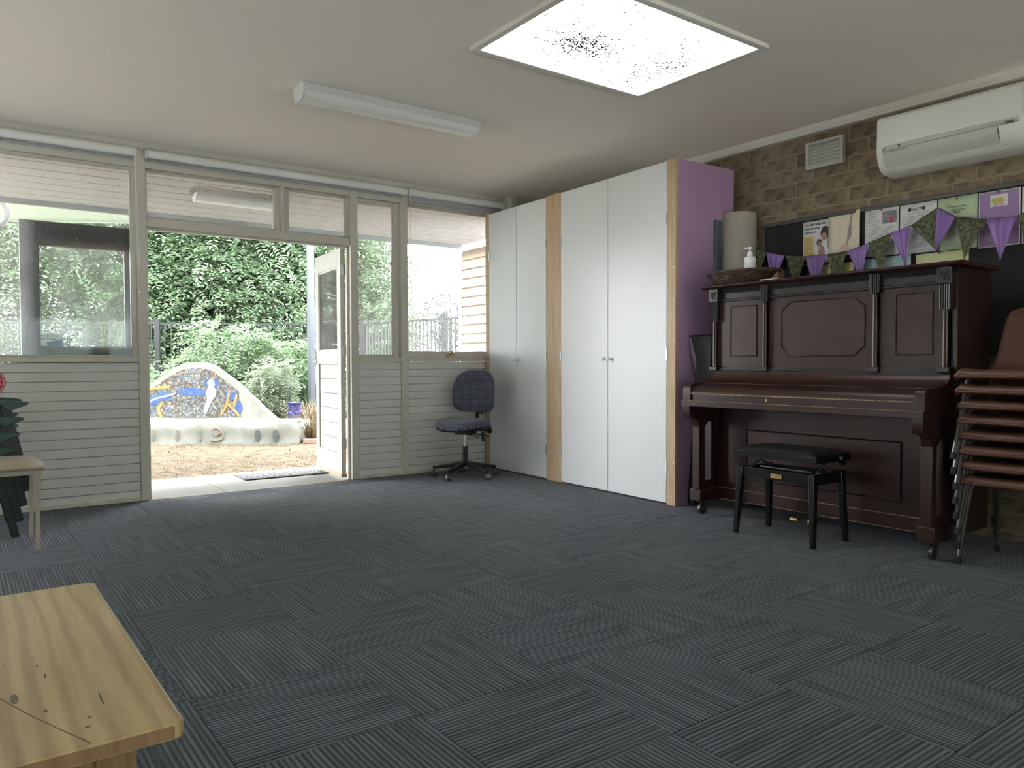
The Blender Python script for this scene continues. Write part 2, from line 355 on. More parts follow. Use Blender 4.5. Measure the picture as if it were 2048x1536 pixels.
# office-chair fabric: dark grid lines woven into blue grey
def grid_fabric():
    m = MATS['fabric_blue']; n = m.node_tree.nodes; L = m.node_tree.links; b = n['Principled BSDF']; tc = n.new('ShaderNodeTexCoord')
    br = n.new('ShaderNodeTexBrick'); br.offset = 0; br.inputs['Scale'].default_value = 1.0; br.inputs['Brick Width'].default_value = 0.022; br.inputs['Row Height'].default_value = 0.022
    br.inputs['Mortar Size'].default_value = 0.0026; br.inputs['Mortar Smooth'].default_value = 0.3
    br.inputs['Color1'].default_value = (0.105, 0.115, 0.165, 1); br.inputs['Color2'].default_value = (0.125, 0.13, 0.17, 1); br.inputs['Mortar'].default_value = (0.022, 0.024, 0.04, 1)
    L.new(tc.outputs['UV'], br.inputs['Vector']); L.new(br.outputs['Color'], b.inputs['Base Color'])
grid_fabric()
# mosaic base: many small glazed tesserae
def mosaic():
    m = mat('mosaic', (0.3, 0.3, 0.3), 0.35); n = m.node_tree.nodes; L = m.node_tree.links; b = n['Principled BSDF']; tc = n.new('ShaderNodeTexCoord')
    vo = n.new('ShaderNodeTexVoronoi'); vo.inputs['Scale'].default_value = 42; L.new(tc.outputs['Object'], vo.inputs['Vector'])
    sp = n.new('ShaderNodeSeparateColor'); L.new(vo.outputs['Color'], sp.inputs[0]); rp = n.new('ShaderNodeValToRGB'); rp.color_ramp.interpolation = 'CONSTANT'
    e = rp.color_ramp.elements; cols = [(0, (0.075, 0.045, 0.04)), (0.25, (0.10, 0.10, 0.09)), (0.45, (0.16, 0.165, 0.155)), (0.62, (0.09, 0.12, 0.18)), (0.74, (0.05, 0.07, 0.05)), (0.86, (0.22, 0.19, 0.12)), (0.94, (0.30, 0.31, 0.31))]
    e[0].color = cols[0][1] + (1,); e[1].position = cols[1][0]; e[1].color = cols[1][1] + (1,)
    for p, c in cols[2:]: q = e.new(p); q.color = c + (1,)
    L.new(sp.outputs[0], rp.inputs[0]); L.new(rp.outputs[0], b.inputs['Base Color'])
mosaic()
def leafmat(name, c1, c2, c3, trans=0.35, rough=0.5, sp=0.4):
    m = bpy.data.materials.new(name); m.use_nodes = True; nt = m.node_tree; n = nt.nodes; L = nt.links; b = n['Principled BSDF']
    b.inputs['Roughness'].default_value = rough; b.inputs['Specular IOR Level'].default_value = sp
    g = n.new('ShaderNodeNewGeometry'); rp = n.new('ShaderNodeValToRGB'); e = rp.color_ramp.elements; e[0].color = c1 + (1,); e[1].color = c3 + (1,); q = e.new(0.55); q.color = c2 + (1,)
    L.new(g.outputs['Random Per Island'], rp.inputs[0]); L.new(rp.outputs[0], b.inputs['Base Color'])
    tr = n.new('ShaderNodeBsdfTranslucent'); L.new(rp.outputs[0], tr.inputs[0]); mx = n.new('ShaderNodeMixShader'); mx.inputs[0].default_value = trans
    L.new(b.outputs[0], mx.inputs[1]); L.new(tr.outputs[0], mx.inputs[2]); L.new(mx.outputs[0], n['Material Output'].inputs[0]); MATS[name] = m
leafmat('leaf_green', (0.08, 0.135, 0.07), (0.165, 0.24, 0.14), (0.28, 0.35, 0.225), rough=0.5, sp=0.3)
leafmat('leaf_grey', (0.10, 0.14, 0.09), (0.20, 0.25, 0.17), (0.30, 0.35, 0.25))
leafmat('leaf_yellow', (0.12, 0.20, 0.03), (0.26, 0.32, 0.06), (0.42, 0.42, 0.06))
leafmat('leaf_far', (0.045, 0.060, 0.050), (0.065, 0.085, 0.068), (0.11, 0.11, 0.08), sp=0.2)
leafmat('sticker_film', (0.8, 0.85, 0.88), (0.8, 0.85, 0.88), (0.8, 0.85, 0.88), trans=0.6)
leafmat('sticker_blue', (0.08, 0.42, 0.65), (0.08, 0.42, 0.65), (0.08, 0.42, 0.65), trans=0.6)
leafmat('dry_grass', (0.125, 0.085, 0.045), (0.185, 0.14, 0.078), (0.17, 0.145, 0.08), trans=0.2)
# ------------------------------------------------------------------ room shell
YW = 6.095; ZC = 2.614; XW = 4.77; XL = -2.6; YB = -3.2
fl = struct(MB().box(XL - .1, YB - .1, -0.12, 4.95, YW + .10, -0.008).build('floor', 'mortar'), 'dark grey carpet-tiled floor of the room')
tb = MB(); h = 0.2492
tb.add([(-h, -h, 0), (h, -h, 0), (h, h, 0), (-h, h, 0), (-h, -h, .0065), (h, -h, .0065), (h, h, .0065), (-h, h, .0065), (-h + .002, -h + .002, .008), (h - .002, -h + .002, .008), (h - .002, h - .002, .008), (-h + .002, h - .002, .008)],
       [(0, 1, 5, 4), (1, 2, 6, 5), (2, 3, 7, 6), (3, 0, 4, 7), (4, 5, 9, 8), (5, 6, 10, 9), (6, 7, 11, 10), (7, 4, 8, 11), (8, 9, 10, 11)])
tme = tb.mesh('carpet_tile', ang=10); tme.materials.append(MATS['carpet'])
for i in range(-6, 9):
    for j in range(-7, 8):
        x = 0.555 + 0.5 * i; y = 2.385 + 0.5 * j
        if x + .5 > XL and x < XW and y > YB - .3 and y < YW:
            cx, cy = x + .25, y + .25
            if cy + .25 > YW + 0.005:      # last row is cut at the wall
                o = inst(tme, 'carpet_tile', fl, (cx, (y + YW) / 2, -0.008), (0, 0, 0), (1, (YW - y) / .5, 1)) if (i + j) % 2 == 0 else inst(tme, 'carpet_tile', fl, (cx, (y + YW) / 2, -0.008), (0, 0, pi / 2), ((YW - y) / .5, 1, 1))
            else:
                o = inst(tme, 'carpet_tile', fl, (cx, cy, -0.008), (0, 0, 0 if (i + j) % 2 == 0 else pi / 2))
SKY = (2.18, 2.40, 3.375, 3.295)   # skylight opening x0,y0,x1,y1
c = MB()
c.box(XL - .1, YB - .1, ZC, SKY[0], YW + .1, ZC + .1); c.box(SKY[2], YB - .1, ZC, 4.95, YW + .1, ZC + .1)
c.box(SKY[0], YB - .1, ZC, SKY[2], SKY[1], ZC + .1); c.box(SKY[0], SKY[3], ZC, SKY[2], YW + .1, ZC + .1)
struct(c.build('ceiling', 'ceiling_paint'), 'off-white painted flat ceiling')
struct(MB().box(XL - .3, YB - .3, ZC + .32, 5.2, 8.05, ZC + .42).build('roof', 'roof_white'), 'roof above the ceiling')
# brick wall on the right
wr = struct(MB().box(4.7715, YB - .1, -.1, 4.95, YW + .1, ZC + .3).build('wall_right', 'mortar'), 'brown clinker brick wall behind the piano')
BH, BL = 0.1, 0.258
def brick_mesh(seed, L_=BL - .012, H_=BH - .012, D_=.03):
    r = random.Random(seed); b = MB(); nx, nz = 4, 2; V = []; F = []
    for k in range(nz + 1):
        for i in range(nx + 1):
            e = (i in (0, nx)) or (k in (0, nz))
            V.append((-(r.uniform(.006, .012) if e else r.uniform(.010, .022)), -L_ / 2 + L_ * i / nx + (0 if not e else r.uniform(-.003, .003)), -H_ / 2 + H_ * k / nz + r.uniform(-.0025, .0025)))
    for k in range(nz):
        for i in range(nx): a = k * (nx + 1) + i; F.append((a, a + 1, a + nx + 2, a + nx + 1))
    ring = [i for i in range(nx + 1)] + [(nx + 1) * (k + 1) + nx for k in range(nz)] + [(nx + 1) * nz + i for i in range(nx - 1, -1, -1)] + [(nx + 1) * k for k in range(nz - 1, 0, -1)]
    base = len(V)
    for q in ring: V.append((D_ - .012, V[q][1], V[q][2]))
    for q in range(len(ring)): w = (q + 1) % len(ring); F.append((ring[w], ring[q], base + q, base + w))
    me = b.add(V, F).mesh('brick', ang=25); me.materials.append(MATS['brick']); return me
bms = [brick_mesh(s) for s in range(6)]
rest = MB(); zr = 2.545; row = 0
while zr > 0:
    zc_ = zr - BH / 2; off = (row % 2) * BL / 2
    for k in range(-14, 28):
        yc = off + k * BL + .045
        if yc < YB or yc > YW: continue
        vis = (zc_ > 1.45 and 0.95 < yc < 4.4) or (zc_ <= 1.45 and 0.9 < yc < 1.95)
        if vis:
            inst(bms[R.randrange(6)], 'brick', wr, (4.779 + R.uniform(-.003, .002), yc, zc_), (0, 0, R.choice((0, 0, R.uniform(-.012, .012)))))
        else: rest.box(4.766, yc - BL / 2 + .006, zc_ - BH / 2 + .006, 4.79, yc + BL / 2 - .006, zc_ + BH / 2 - .006)
    zr -= BH; row += 1
ro = rest.build('brickwork', 'brick'); ro.parent = wr; ro['kind'] = 'stuff'
struct(MB().box(4.735, YB, 2.550, 4.785, YW, 2.570).box(4.748, YB, 2.570, 4.785, YW, ZC).build('trim_1', 'trim_white', bevel=.003), 'white cornice strip between brick wall and ceiling')
# the walls out of view, with glazed openings added to bring in more daylight
w = MB(); lwin = [(3.7, 5.0), (5.1, 5.95)]; lz0, lz1 = 0.04, 1.95
w.box(XL - .12, YB - .1, -.1, XL, YW + .1, lz0); w.box(XL - .12, YB - .1, lz1, XL, YW + .1, ZC + .3)
for a, b_ in zip([YB - .1] + [q[1] for q in lwin], [q[0] for q in lwin] + [YW + .1]): w.box(XL - .12, a, lz0, XL, b_, lz1)
struct(w.build('wall_left', 'white_wall'), 'white painted side wall out of view, its glazed doors added to let in light')
for i, (a, b_) in enumerate(lwin):
    f = MB()
    for y in (a, (a + b_) / 2 - .02, b_ - .04): f.box(XL - .10, y, lz0, XL - .02, y + .04, lz1)
    f.box(XL - .10, a, lz0, XL - .02, b_, lz0 + .04); f.box(XL - .10, a, lz1 - .04, XL - .02, b_, lz1)
    wo = struct(f.build('window_%d' % (10 + i), 'frame_paint'), 'glazed door added for light in the side wall out of view')
    p_ = MB().box(XL - .062, a + .02, lz0 + .02, XL - .058, b_ - .02, lz1 - .02).build('pane', 'glass_clear'); p_.parent = wo
wins = [(-2.45, -.25, .95, 2.35), (0.05, 2.1, .04, 1.85), (2.3, 4.4, .04, 1.85)]  # unseen window and doors added to brighten the room from behind
w = MB(); xs = [XL] + [q[1] for q in wins]; xe = [q[0] for q in wins] + [4.8]
for a, b_ in zip(xs, xe): w.box(a, YB - .12, -.1, b_, YB, ZC + .3)
for a, b_, z0, z1 in wins: w.box(a, YB - .12, -.1, b_, YB, z0); w.box(a, YB - .12, z1, b_, YB, ZC + .3)
struct(w.build('wall_front', 'white_wall'), 'white wall behind the viewer, its window and two glazed doors added to let in light')
for i, (a, b_, wz0, wz1) in enumerate(wins):
    f = MB()
    for x in (a, (a + b_) / 2 - .025, b_ - .05): f.box(x, YB - .1, wz0, x + .05, YB - .02, wz1)
    f.box(a, YB - .1, wz0, b_, YB - .02, wz0 + .05); f.box(a, YB - .1, wz1 - .05, b_, YB - .02, wz1)
    wo = struct(f.build('window_%d' % (7 + i), 'frame_paint'), 'glazed opening added for light in the wall behind the viewer')
    p_ = MB().box(a + .02, YB - .062, wz0 + .02, b_ - .02, YB - .058, wz1 - .02).build('pane', 'glass_clear'); p_.parent = wo
# ------------------------------------------------------------------ window wall
wb = MB(); wb.box(XL, YW + .022, -.1, 1.112, YW + .10, 1.0); wb.box(2.84, YW + .022, -.1, 4.8, YW + .10, 1.0); wb.box(XL, YW + .012, 2.475, 4.8, YW + .1, ZC + .3)
wbk = struct(wb.build('wall_back', 'board_paint'), 'window wall with horizontal painted boarding below the sills')
PITCH = 0.0668
for (a, b_) in ((XL, 1.112), (2.84, 3.252), (3.322, 4.78)):
    bb = MB().box(-(b_ - a) / 2, 0, -PITCH / 2 + .0012, (b_ - a) / 2, .02, PITCH / 2 - .0012).mesh('board'); bb.materials.append(MATS['board_paint'])
    for k in range(15):
        o = inst(bb, 'board', wbk, ((a + b_) / 2, YW + (0.0006 * ((k * 7) % 3)), 1.012 - PITCH * (k + .5)))
        md = o.modifiers.new('bevel', 'BEVEL'); md.width = .0025; md.segments = 1
for i, (a, b_) in enumerate(((XL, 1.112), (2.84, 4.12))):
    struct(MB().box(a, YW - .012, 0, b_, YW + .004, .028).build('baseboard_back_%d' % (i + 1), 'skirting_paint', bevel=.003), 'narrow worn skirting under the boarded wall')
nt_ = 2
def trim(m, label, *boxes, bevel=.003):
    global nt_; t = MB()
    for b_ in boxes: t.box(*b_)
    o = struct(t.build('trim_%d' % nt_, m, bevel=bevel), label); nt_ += 1; return o
trim('frame_paint', 'tall taupe post between left window and doorway', (1.112, YW - .01, 0, 1.172, YW + .1, 2.55))
trim('frame_paint', 'door frame strip on the left of the doorway', (1.172, YW + .03, 0, 1.188, YW + .1, 2.005))
trim('frame_paint', 'taupe bar over the doorway under the top lights', (1.172, YW - .006, 2.005, 2.765, YW + .1, 2.07), (1.188, YW + .03, 1.988, 2.765, YW + .075, 2.005))
trim('frame_paint', 'short mullion between the two top lights', (2.178, YW - .006, 2.07, 2.206, YW + .1, 2.425))
trim('frame_paint', 'tall taupe post on the hinge side of the doorway', (2.772, YW - .01, 0, 2.838, YW + .1, 2.55), (2.752, YW + .03, 0, 2.772, YW + .06, 2.005))
trim('frame_paint', 'tall taupe mullion between the two right windows', (3.252, YW - .008, 0, 3.322, YW + .1, 2.55))
trim('frame_paint', 'head rail along the top of the windows', (XL, YW - .004, 2.425, 4.78, YW + .1, 2.478))
trim('frame_paint', 'shadowed cornice board above the roller blinds', (XL, YW - .002, 2.556, 4.78, YW + .012, 2.574))
trim('frame_paint', 'left sill rail', (XL, YW - .02, 1.014, 1.112, YW + .1, 1.05))
trim('frame_paint', 'sill rail under the narrow side window', (2.838, YW - .02, 1.014, 3.252, YW + .1, 1.05))
trim('frame_paint', 'sill rail under the right window', (3.322, YW - .02, 1.014, 4.6, YW + .1, 1.05))
trim('frame_paint', 'white boxed pier at the top of the corner', (4.385, YW - .12, 2.42, 4.46, YW + .01, ZC), (4.46, YW - .10, 2.50, 4.77, YW + .01, ZC))
def window(n, x0, x1, z0, z1, l, r, b_, t, glassm, label):
    f = MB(); y0, y1 = YW + .025, YW + .075
    f.box(x0, y0, z0, x0 + l, y1, z1); f.box(x1 - r, y0, z0, x1, y1, z1); f.box(x0 + l, y0, z0, x1 - r, y1, z0 + b_); f.box(x0 + l, y0, z1 - t, x1 - r, y1, z1)
    o = thing('window_%d' % n, label, None, ((x0 + x1) / 2, YW, z0)); o['kind'] = 'structure'
    f.build('window_frame', 'frame_paint', o, bevel=.004)
    bd = MB(); e = .009
    for q in ((x0 + l, z0 + b_, x0 + l + e, z1 - t), (x1 - r - e, z0 + b_, x1 - r, z1 - t), (x0 + l, z0 + b_, x1 - r, z0 + b_ + e), (x0 + l, z1 - t - e, x1 - r, z1 - t)): bd.box(q[0], y0 + .008, q[1], q[2], y1 - .012, q[3])
    bd.build('glazing_bead', 'frame_paint', o)
    MB().box(x0 + l, YW + .052, z0 + b_, x1 - r, YW + .056, z1 - t).build('pane', glassm, o); return o
window(1, -0.55, 1.112, 1.05, 2.425, .04, .032, .006, .018, 'glass_dusty', 'large left window with the dark door leaf folded back behind it')
window(2, 1.172, 2.178, 2.07, 2.425, .006, .042, .006, .010, 'glass_dusty', 'wide top light over the doorway')
window(3, 2.206, 2.772, 2.07, 2.425, .038, .028, .006, .010, 'glass_dusty', 'small top light over the open door')
window(4, 2.838, 3.252, 1.05, 2.425, .010, .052, .018, .030, 'glass_dusty', 'narrow side window right of the doorway')
w5 = window(5, 3.322, 4.60, 1.05, 2.425, .008, .05, .048, .010, 'glass_dusty', 'right window next to the cupboards')
window(6, -2.55, -0.60, 1.05, 2.425, .03, .03, .018, .018, 'glass_clear', 'further window to the left of the view')
# window winder on the right window
k = MB().box(3.745, YW + .0, 1.062, 3.80, YW + .03, 1.082); k.tube([(3.75, YW - .005, 1.085), (3.765, YW - .03, 1.10), (3.785, YW - .03, 1.088), (3.80, YW - .01, 1.095)], .007, 8); k.ball((3.762, YW - .035, 1.105), .011)
k.build('window_winder', 'brass', w5)
# ------------------------------------------------------------------ door leaves
def door_leaf(name, label, loc, rotz, outer, inner):
    """local: hinge at 0, leaf along +x, inside face at y=0, thickness .04 to +y"""
    o = thing(name, label, None, loc, rotz, local=True); o['kind'] = 'structure'; W_, H_, T_ = .765, 1.985, .04
    f = MB(); f.box(0, 0, 0, .10, T_, H_); f.box(W_ - .10, 0, 0, W_, T_, H_); f.box(.10, 0, 1.83, W_ - .10, T_, H_); f.box(.10, 0, .98, W_ - .10, T_, 1.10); f.box(.10, 0, .0, W_ - .10, T_, .20)
    f.build('stile_and_rail_frame', outer, o, bevel=.003)
    for k in range(6):
        z = .2 + .13 * k; MB().box(.10, .012, z + .0015, W_ - .10, .03, z + .1285).build('board', inner, o, bevel=.003)
    MB().box(.10, .018, 1.10, W_ - .10, .022, 1.83).build('pane', 'glass_clear', o)
    b_ = MB()
    for q in ((.10, 1.10, .115, 1.83), (W_ - .115, 1.10, W_ - .10, 1.83), (.10, 1.10, W_ - .10, 1.115), (.10, 1.815, W_ - .10, 1.83)): b_.box(q[0], .006, q[1], q[2], .034, q[3])
    b_.build('glazing_bead', outer, o); return o
ang = math.atan2(6.95 - 6.20, 2.802 - 2.722)
d1 = door_leaf('door_1', 'white panelled door leaf standing open outwards', (2.722, 6.195, 0.012), ang, 'door_white', 'door_white')
# the inside face of the open leaf looks towards -x : mirror thickness
for ch in d1.children: ch.scale = (1, -1, 1)
h_ = MB(); h_.box(.735, .0, .98, .757, .008, 1.10); h_.tube([(.746, .0, 1.0), (.746, .04, 1.0), (.70, .046, 1.0), (.655, .046, .995)], .007, 8); h_.ball((.746, .012, 1.05), .012)
h_.build('door_handle', 'chrome', d1)
MB().box(.0, -.046, .0, .765, .006, .028).build('kick_strip', 'oak', d1)
for z in (.25, 1.05, 1.75): MB().box(-.012, -.04, z, .006, .004, z + .09).build('hinge', 'steel', d1)
d2 = door_leaf('door_2', 'dark painted door leaf folded back flat against the outside of the left window', (1.165, 6.235, 0.012), pi, 'door_dark', 'door_dark')
for ch in d2.children: ch.scale = (1, -1, 1)
st = MB().box(.515, -.014, 1.094, .666, -.012, 1.20).build('security_sticker', 'sticker_film', d2)
sp_ = MB().prism([(.518, 1.095), (.588, 1.095), (.617, 1.140), (.518, 1.168)], lambda p, q, t: (p, t, q), -.0115, -.0108).build('sticker_blue_flag', 'paper_teal', d2)
sp_.data.materials[0] = MATS['sticker_blue']
for txt, sz, x, z, mm in (('PROTECTED BY', .016, .655, 1.182, 'ink_grey'), ('1300 02 04 06', .017, .658, 1.161, 'ink'), ('MA', .034, .588, 1.112, 'print_white')):
    lettering(txt, sz, mm, d2, (x, -.0105, z), (-1, 0, 0), (0, 0, 1), bold=True)
MB().box(.60, -.0112, 1.106, .655, -.0108, 1.109).box(.60, -.0112, 1.113, .655, -.0108, 1.116).build('sticker_small_print', 'ink_grey', d2)
# ------------------------------------------------------------------ ceiling fittings
x0, y0, x1, y1 = SKY
t = thing('skylight', 'square skylight panel in the ceiling, bright white with dead insects inside', 'skylight', ((x0 + x1) / 2, (y0 + y1) / 2, ZC))
f = MB()
for q in ((x0 - .012, y0 - .012, x0 + .028, y1 + .012), (x1 - .028, y0 - .012, x1 + .012, y1 + .012), (x0 + .028, y0 - .012, x1 - .028, y0 + .028), (x0 + .028, y1 - .028, x1 - .028, y1 + .012)):
    f.box(q[0], q[1], ZC - .022, q[2], q[3], ZC + .05)
f.build('frame', 'trim_white', t, bevel=.004)
md_ = mat('skylight_diffuser', (0.85, 0.87, 0.87), 0.5, emit=(0.93, 0.985, 1.0), es=SKYLIGHT_L, bump=0.3, bs=120)
MB().box(x0 + .02, y0 + .02, ZC - .010, x1 - .02, y1 - .02, ZC - .004).build('diffuser', md_, t)
bug = MB(); rr = random.Random(3)
for k in range(800):
    g = rr.random()
    if g < .55: px, py = rr.gauss(2.60, .10), rr.gauss(2.93, .07)
    elif g < .9: px, py = rr.gauss(3.16, .10), rr.gauss(2.92, .16)
    else: px, py = rr.uniform(x0 + .05, x1 - .05), rr.uniform(y0 + .05, y1 - .05)
    if not (x0 + .04 < px < x1 - .04 and y0 + .04 < py < y1 - .04): continue
    s_ = rr.uniform(.003, .0075); a = rr.uniform(0, pi)
    bug.bar((px - s_ * cos(a), py - s_ * sin(a), ZC - .0115), (px + s_ * cos(a), py + s_ * sin(a), ZC - .0115), s_ * .9, .002)
bo = bug.build('dead_insects', 'cobweb_dirt', t); bo['kind'] = 'stuff'
# batten light
t = thing('batten_light', 'switched-off white batten light on the ceiling', 'ceiling light', (2.27, 4.32, ZC))
MB().box(1.665, 4.255, ZC - .045, 2.87, 4.405, ZC).build('body', 'batten_body', t, bevel=.004)
def arc(n, w, d): return [(-w + 2 * w * k / n, -d * math.sqrt(max(0, 1 - (2 * k / n - 1) ** 4))) for k in range(n + 1)]
pf = [(-.072, 0)] + arc(14, .072, .045) + [(.072, 0)]
MB().prism(pf, lambda p, q, s: (s, 4.33 + p, ZC - .045 + q), 1.672, 2.863).build('diffuser', 'batten_diffuser', t, ang=50)
for xa in (1.655, 2.863):
    MB().prism([(-.077, .045), (.077, .045)] + [(p * 1.06, q * 1.08 - .002) for p, q in reversed(arc(14, .072, .045))], lambda p, q, s: (s, 4.33 + p, ZC - .045 + q), xa, xa + .014).build('end_cap', 'batten_body', t)
# roller blinds
def blind(label, xa, xb, drop, group=None):
    t = thing('roller_blind', label, 'blind', ((xa + xb) / 2, YW - .03, 2.52), group=group); yc, zc_ = YW - .038, 2.522
    MB().lathe([(.030, 0), (.030, xb - xa - .03)], 20, fn=lambda x, y, z: (xa + .015 + z, yc + x, zc_ + y)).build('fabric_roll', 'blind_fabric', t)
    MB().box(xa + .02, yc + .0285, zc_ - .03 - drop, xb - .02, yc + .030, zc_).build('hanging_fabric', 'blind_grey', t)
    MB().lathe([(.009, 0), (.009, xb - xa - .04)], 12, fn=lambda x, y, z: (xa + .02 + z, yc + .0293 + x, zc_ - .033 - drop + y)).build('bottom_bar', 'blind_grey', t)
    for xx in (xa, xb - .012): MB().lathe([(.033, 0), (.033, .012)], 16, fn=lambda x, y, z, xx=xx: (xx + z, yc + x, zc_ + y)).build('bracket', 'plastic_white', t)
    return t
b1 = blind('white roller blind rolled up over the large left window', -.55, 1.108, .012)
b2 = blind('long white roller blind rolled up over the doorway and side window', 1.168, 3.292, .012)
b3 = blind('white roller blind over the right window beside the cupboards, lowered slightly', 3.312, 4.36, .045)
cb = MB(); cb.tube([(1.095, YW - .055, 2.50), (1.10, YW - .045, 2.0), (1.108, YW - .035, 1.56), (1.118, YW - .035, 1.52), (1.122, YW - .04, 1.58), (1.106, YW - .055, 2.0), (1.10, YW - .06, 2.50)], .0022, 6); cb.ball((1.116, YW - .037, 1.52), .010)
cb.build('pull_cord', 'plastic_white', b1)
cb = MB(); cb.tube([(3.33, YW - .05, 2.50), (3.335, YW - .045, 1.8), (3.335, YW - .04, 1.55)], .002, 6); cb.build('pull_cord', 'plastic_white', b3)
# ------------------------------------------------------------------ air conditioner and vent
t = thing('air_conditioner', 'white split-system air conditioner high on the brick wall', 'air conditioner', (4.66, 2.05, 2.3))
ya, yb = 1.655, 2.452
prof = [(4.768, 2.478), (4.60, 2.478), (4.560, 2.470), (4.548, 2.45), (4.545, 2.283), (4.547, 2.262), (4.556, 2.215), (4.585, 2.165), (4.63, 2.140), (4.768, 2.135)]
MB().prism(prof, lambda p, q, s: (p, s, q), ya, yb).build('casing', 'ac_white', t, bevel=.008, seg=3)
pf = [(4.546, 2.455), (4.5395, 2.45), (4.5385, 2.292), (4.545, 2.287)]
MB().prism(pf, lambda p, q, s: (p, s, q), ya + .012, yb - .012).build('front_panel', 'ac_white', t, bevel=.002)
fl_ = [(4.545, 2.258), (4.539, 2.262), (4.541, 2.24), (4.552, 2.205), (4.578, 2.168), (4.588, 2.172), (4.562, 2.21)]
lo = MB().prism(fl_, lambda p, q, s: (p, s, q), ya + .13, yb - .045).build('louvre_flap', 'ac_grey', t)
MB().prism([(4.547, 2.2865), (4.5395, 2.285), (4.5395, 2.268), (4.547, 2.262)], lambda p, q, s: (p, s, q), ya + .03, yb - .045).build('air_slot', 'ac_grey', t)
MB().bar((4.5375, yb - .06, 2.2835), (4.5385, yb - .045, 2.266), .004, .003).build('slot_end', 'ac_dark', t)
MB().bar((4.5385, yb - .135, 2.279), (4.5385, yb - .15, 2.277), .003, .012).build('slot_clip', 'ac_dark', t)
MB().bar((4.548, yb - .075, 2.232), (4.556, yb - .09, 2.205), .003, .004).build('flap_gap', 'ac_dark', t)
MB().bar((4.542, ya + .13, 2.25), (4.566, ya + .125, 2.195), .003, .004).build('flap_gap', 'ac_dark', t)
MB().box(4.5375, ya + .05, 2.260, 4.5405, ya + .09, 2.276).build('display_window', 'ac_dark', t)
MB().box(4.538, ya + .10, 2.258, 4.5405, ya + .108, 2.266).box(4.538, ya + .115, 2.258, 4.5405, ya + .123, 2.266).box(4.538, ya + .13, 2.258, 4.5405, ya + .138, 2.266).box(4.538, ya + .145, 2.258, 4.5405, ya + .153, 2.266).build('indicator', 'ac_grey', t)
MB().prism([(4.566, 2.172), (4.561, 2.168), (4.60, 2.142), (4.605, 2.148)], lambda p, q, s: (p, s, q), ya + .10, yb - .10).build('lower_lip', 'ac_white', t)
lettering('MITSUBISHI ELECTRIC', .012, 'ac_dark', t, (4.5370, yb - .068, 2.2505), (0, -1, 0), (.12, 0, 1), ext=.0003)
lg = MB(); c0 = (yb - .058, 2.254)
for a in (90, 210, 330):
    p0 = (c0[0], c0[1]); d = (cos(radians(a)), sin(radians(a))); e = (cos(radians(a + 28)), sin(radians(a + 28))); g = (cos(radians(a - 28)), sin(radians(a - 28)))
    lg.prism([(p0[0], p0[1]), (p0[0] + .0035 * e[0], p0[1] + .0035 * e[1]), (p0[0] + .006 * d[0], p0[1] + .006 * d[1]), (p0[0] + .0035 * g[0], p0[1] + .0035 * g[1])], lambda p, q, s: (s, p, q), 4.5365, 4.5375)
lg.build('three_diamond_emblem', 'ac_dark', t)
t = thing('wall_vent', 'white louvred vent set in the brick wall', 'vent', (4.76, 2.91, 2.395))
f = MB()
for q in ((2.772, 2.305, 2.794, 2.487), (3.022, 2.305, 3.044, 2.487), (2.794, 2.305, 3.022, 2.325), (2.794, 2.467, 3.022, 2.487)): f.box(4.725, q[0], q[1], 4.772, q[2], q[3])
f.build('frame', 'ac_grey', t, bevel=.003)
MB().box(4.752, 2.79, 2.32, 4.756, 3.025, 2.47).build('backing', 'ac_grey', t)
for k in range(6):
    z = 2.329 + k * .0235; MB().hexa([(4.729, 2.794, z), (4.731, 2.794, z - .002), (4.731, 3.022, z - .002), (4.729, 3.022, z), (4.749, 2.794, z + .014), (4.752, 2.794, z + .012), (4.752, 3.022, z + .012), (4.749, 3.022, z + .014)]).build('slat', 'ac_white', t)
# ------------------------------------------------------------------ cupboards (turned 2 degrees from the wall)
CA = radians(90 - 2.1)          # local +x runs along the front from the right end (window direction)
CL = (4.045, 3.593, 0)          # right front corner
def cup(name, label, u0, u1, doors, stiles, knob_u, purple_right=False, purple_left=False):
    """u along the front from the right end (towards the window), depth = -local y (towards the wall)"""
    o = thing(name, label, 'cupboard', CL, CA, local=True); D_ = -.60; H_ = 2.405
    b = MB(); b.box(u0 + .018, D_, .06, u1 - .018, D_ + .012, H_ - .02); b.box(u0 + .018, D_, H_ - .035, u1 - .018, -.03, H_ - .015); b.box(u0 + .018, D_, .05, u1 - .018, -.03, .07); b.box(u0 + .018, -.07, 0, u1 - .018, -.05, .05)
    b.build('carcass', 'cupboard_white', o)
    MB().box(u0, D_, 0, u0 + .018, -.022, H_).build('side_panel', 'purple_paint' if purple_right else 'cupboard_white', o, bevel=.001)
    MB().box(u1 - .018, D_, 0, u1, -.022, H_).build('side_panel', 'purple_paint' if purple_left else 'cupboard_white', o, bevel=.001)
    for a, b_ in stiles: MB().box(a, -.024, .0, b_, .0, H_ + .004).build('stile', 'oak', o, bevel=.001)
    for i, (a, b_) in enumerate(doors):
        d = MB().box(a + .0016, -.022, .012, b_ - .0016, .0 + (.0015 if i else 0), H_ - .004).build('door', 'cupboard_white', o, bevel=.0015)
        hu = knob_u - .027 if i == 0 else knob_u + .027
        MB().lathe([(.006, 0), (.006, .014), (.012, .017), (.0165, .024), (.0165, .030), (.011, .036), (.002, .038)], 16, fn=lambda x, y, z, hu=hu: (hu + x, z, 1.03 + y)).build('knob', 'plastic_white', d)
        he = a if i == 0 else b_
        for z in (.22, 1.02, 1.97): MB().box(he - .006, -.004, z, he + .006, .005, z + .075).build('hinge', 'steel', d)
    return o
cup('cupboard', 'wide two-door white cupboard with purple side, next to the piano', 0, 1.3845, [(.082, .70), (.70, 1.283)], [(0, .08), (1.285, 1.3845)], .70, purple_right=True)
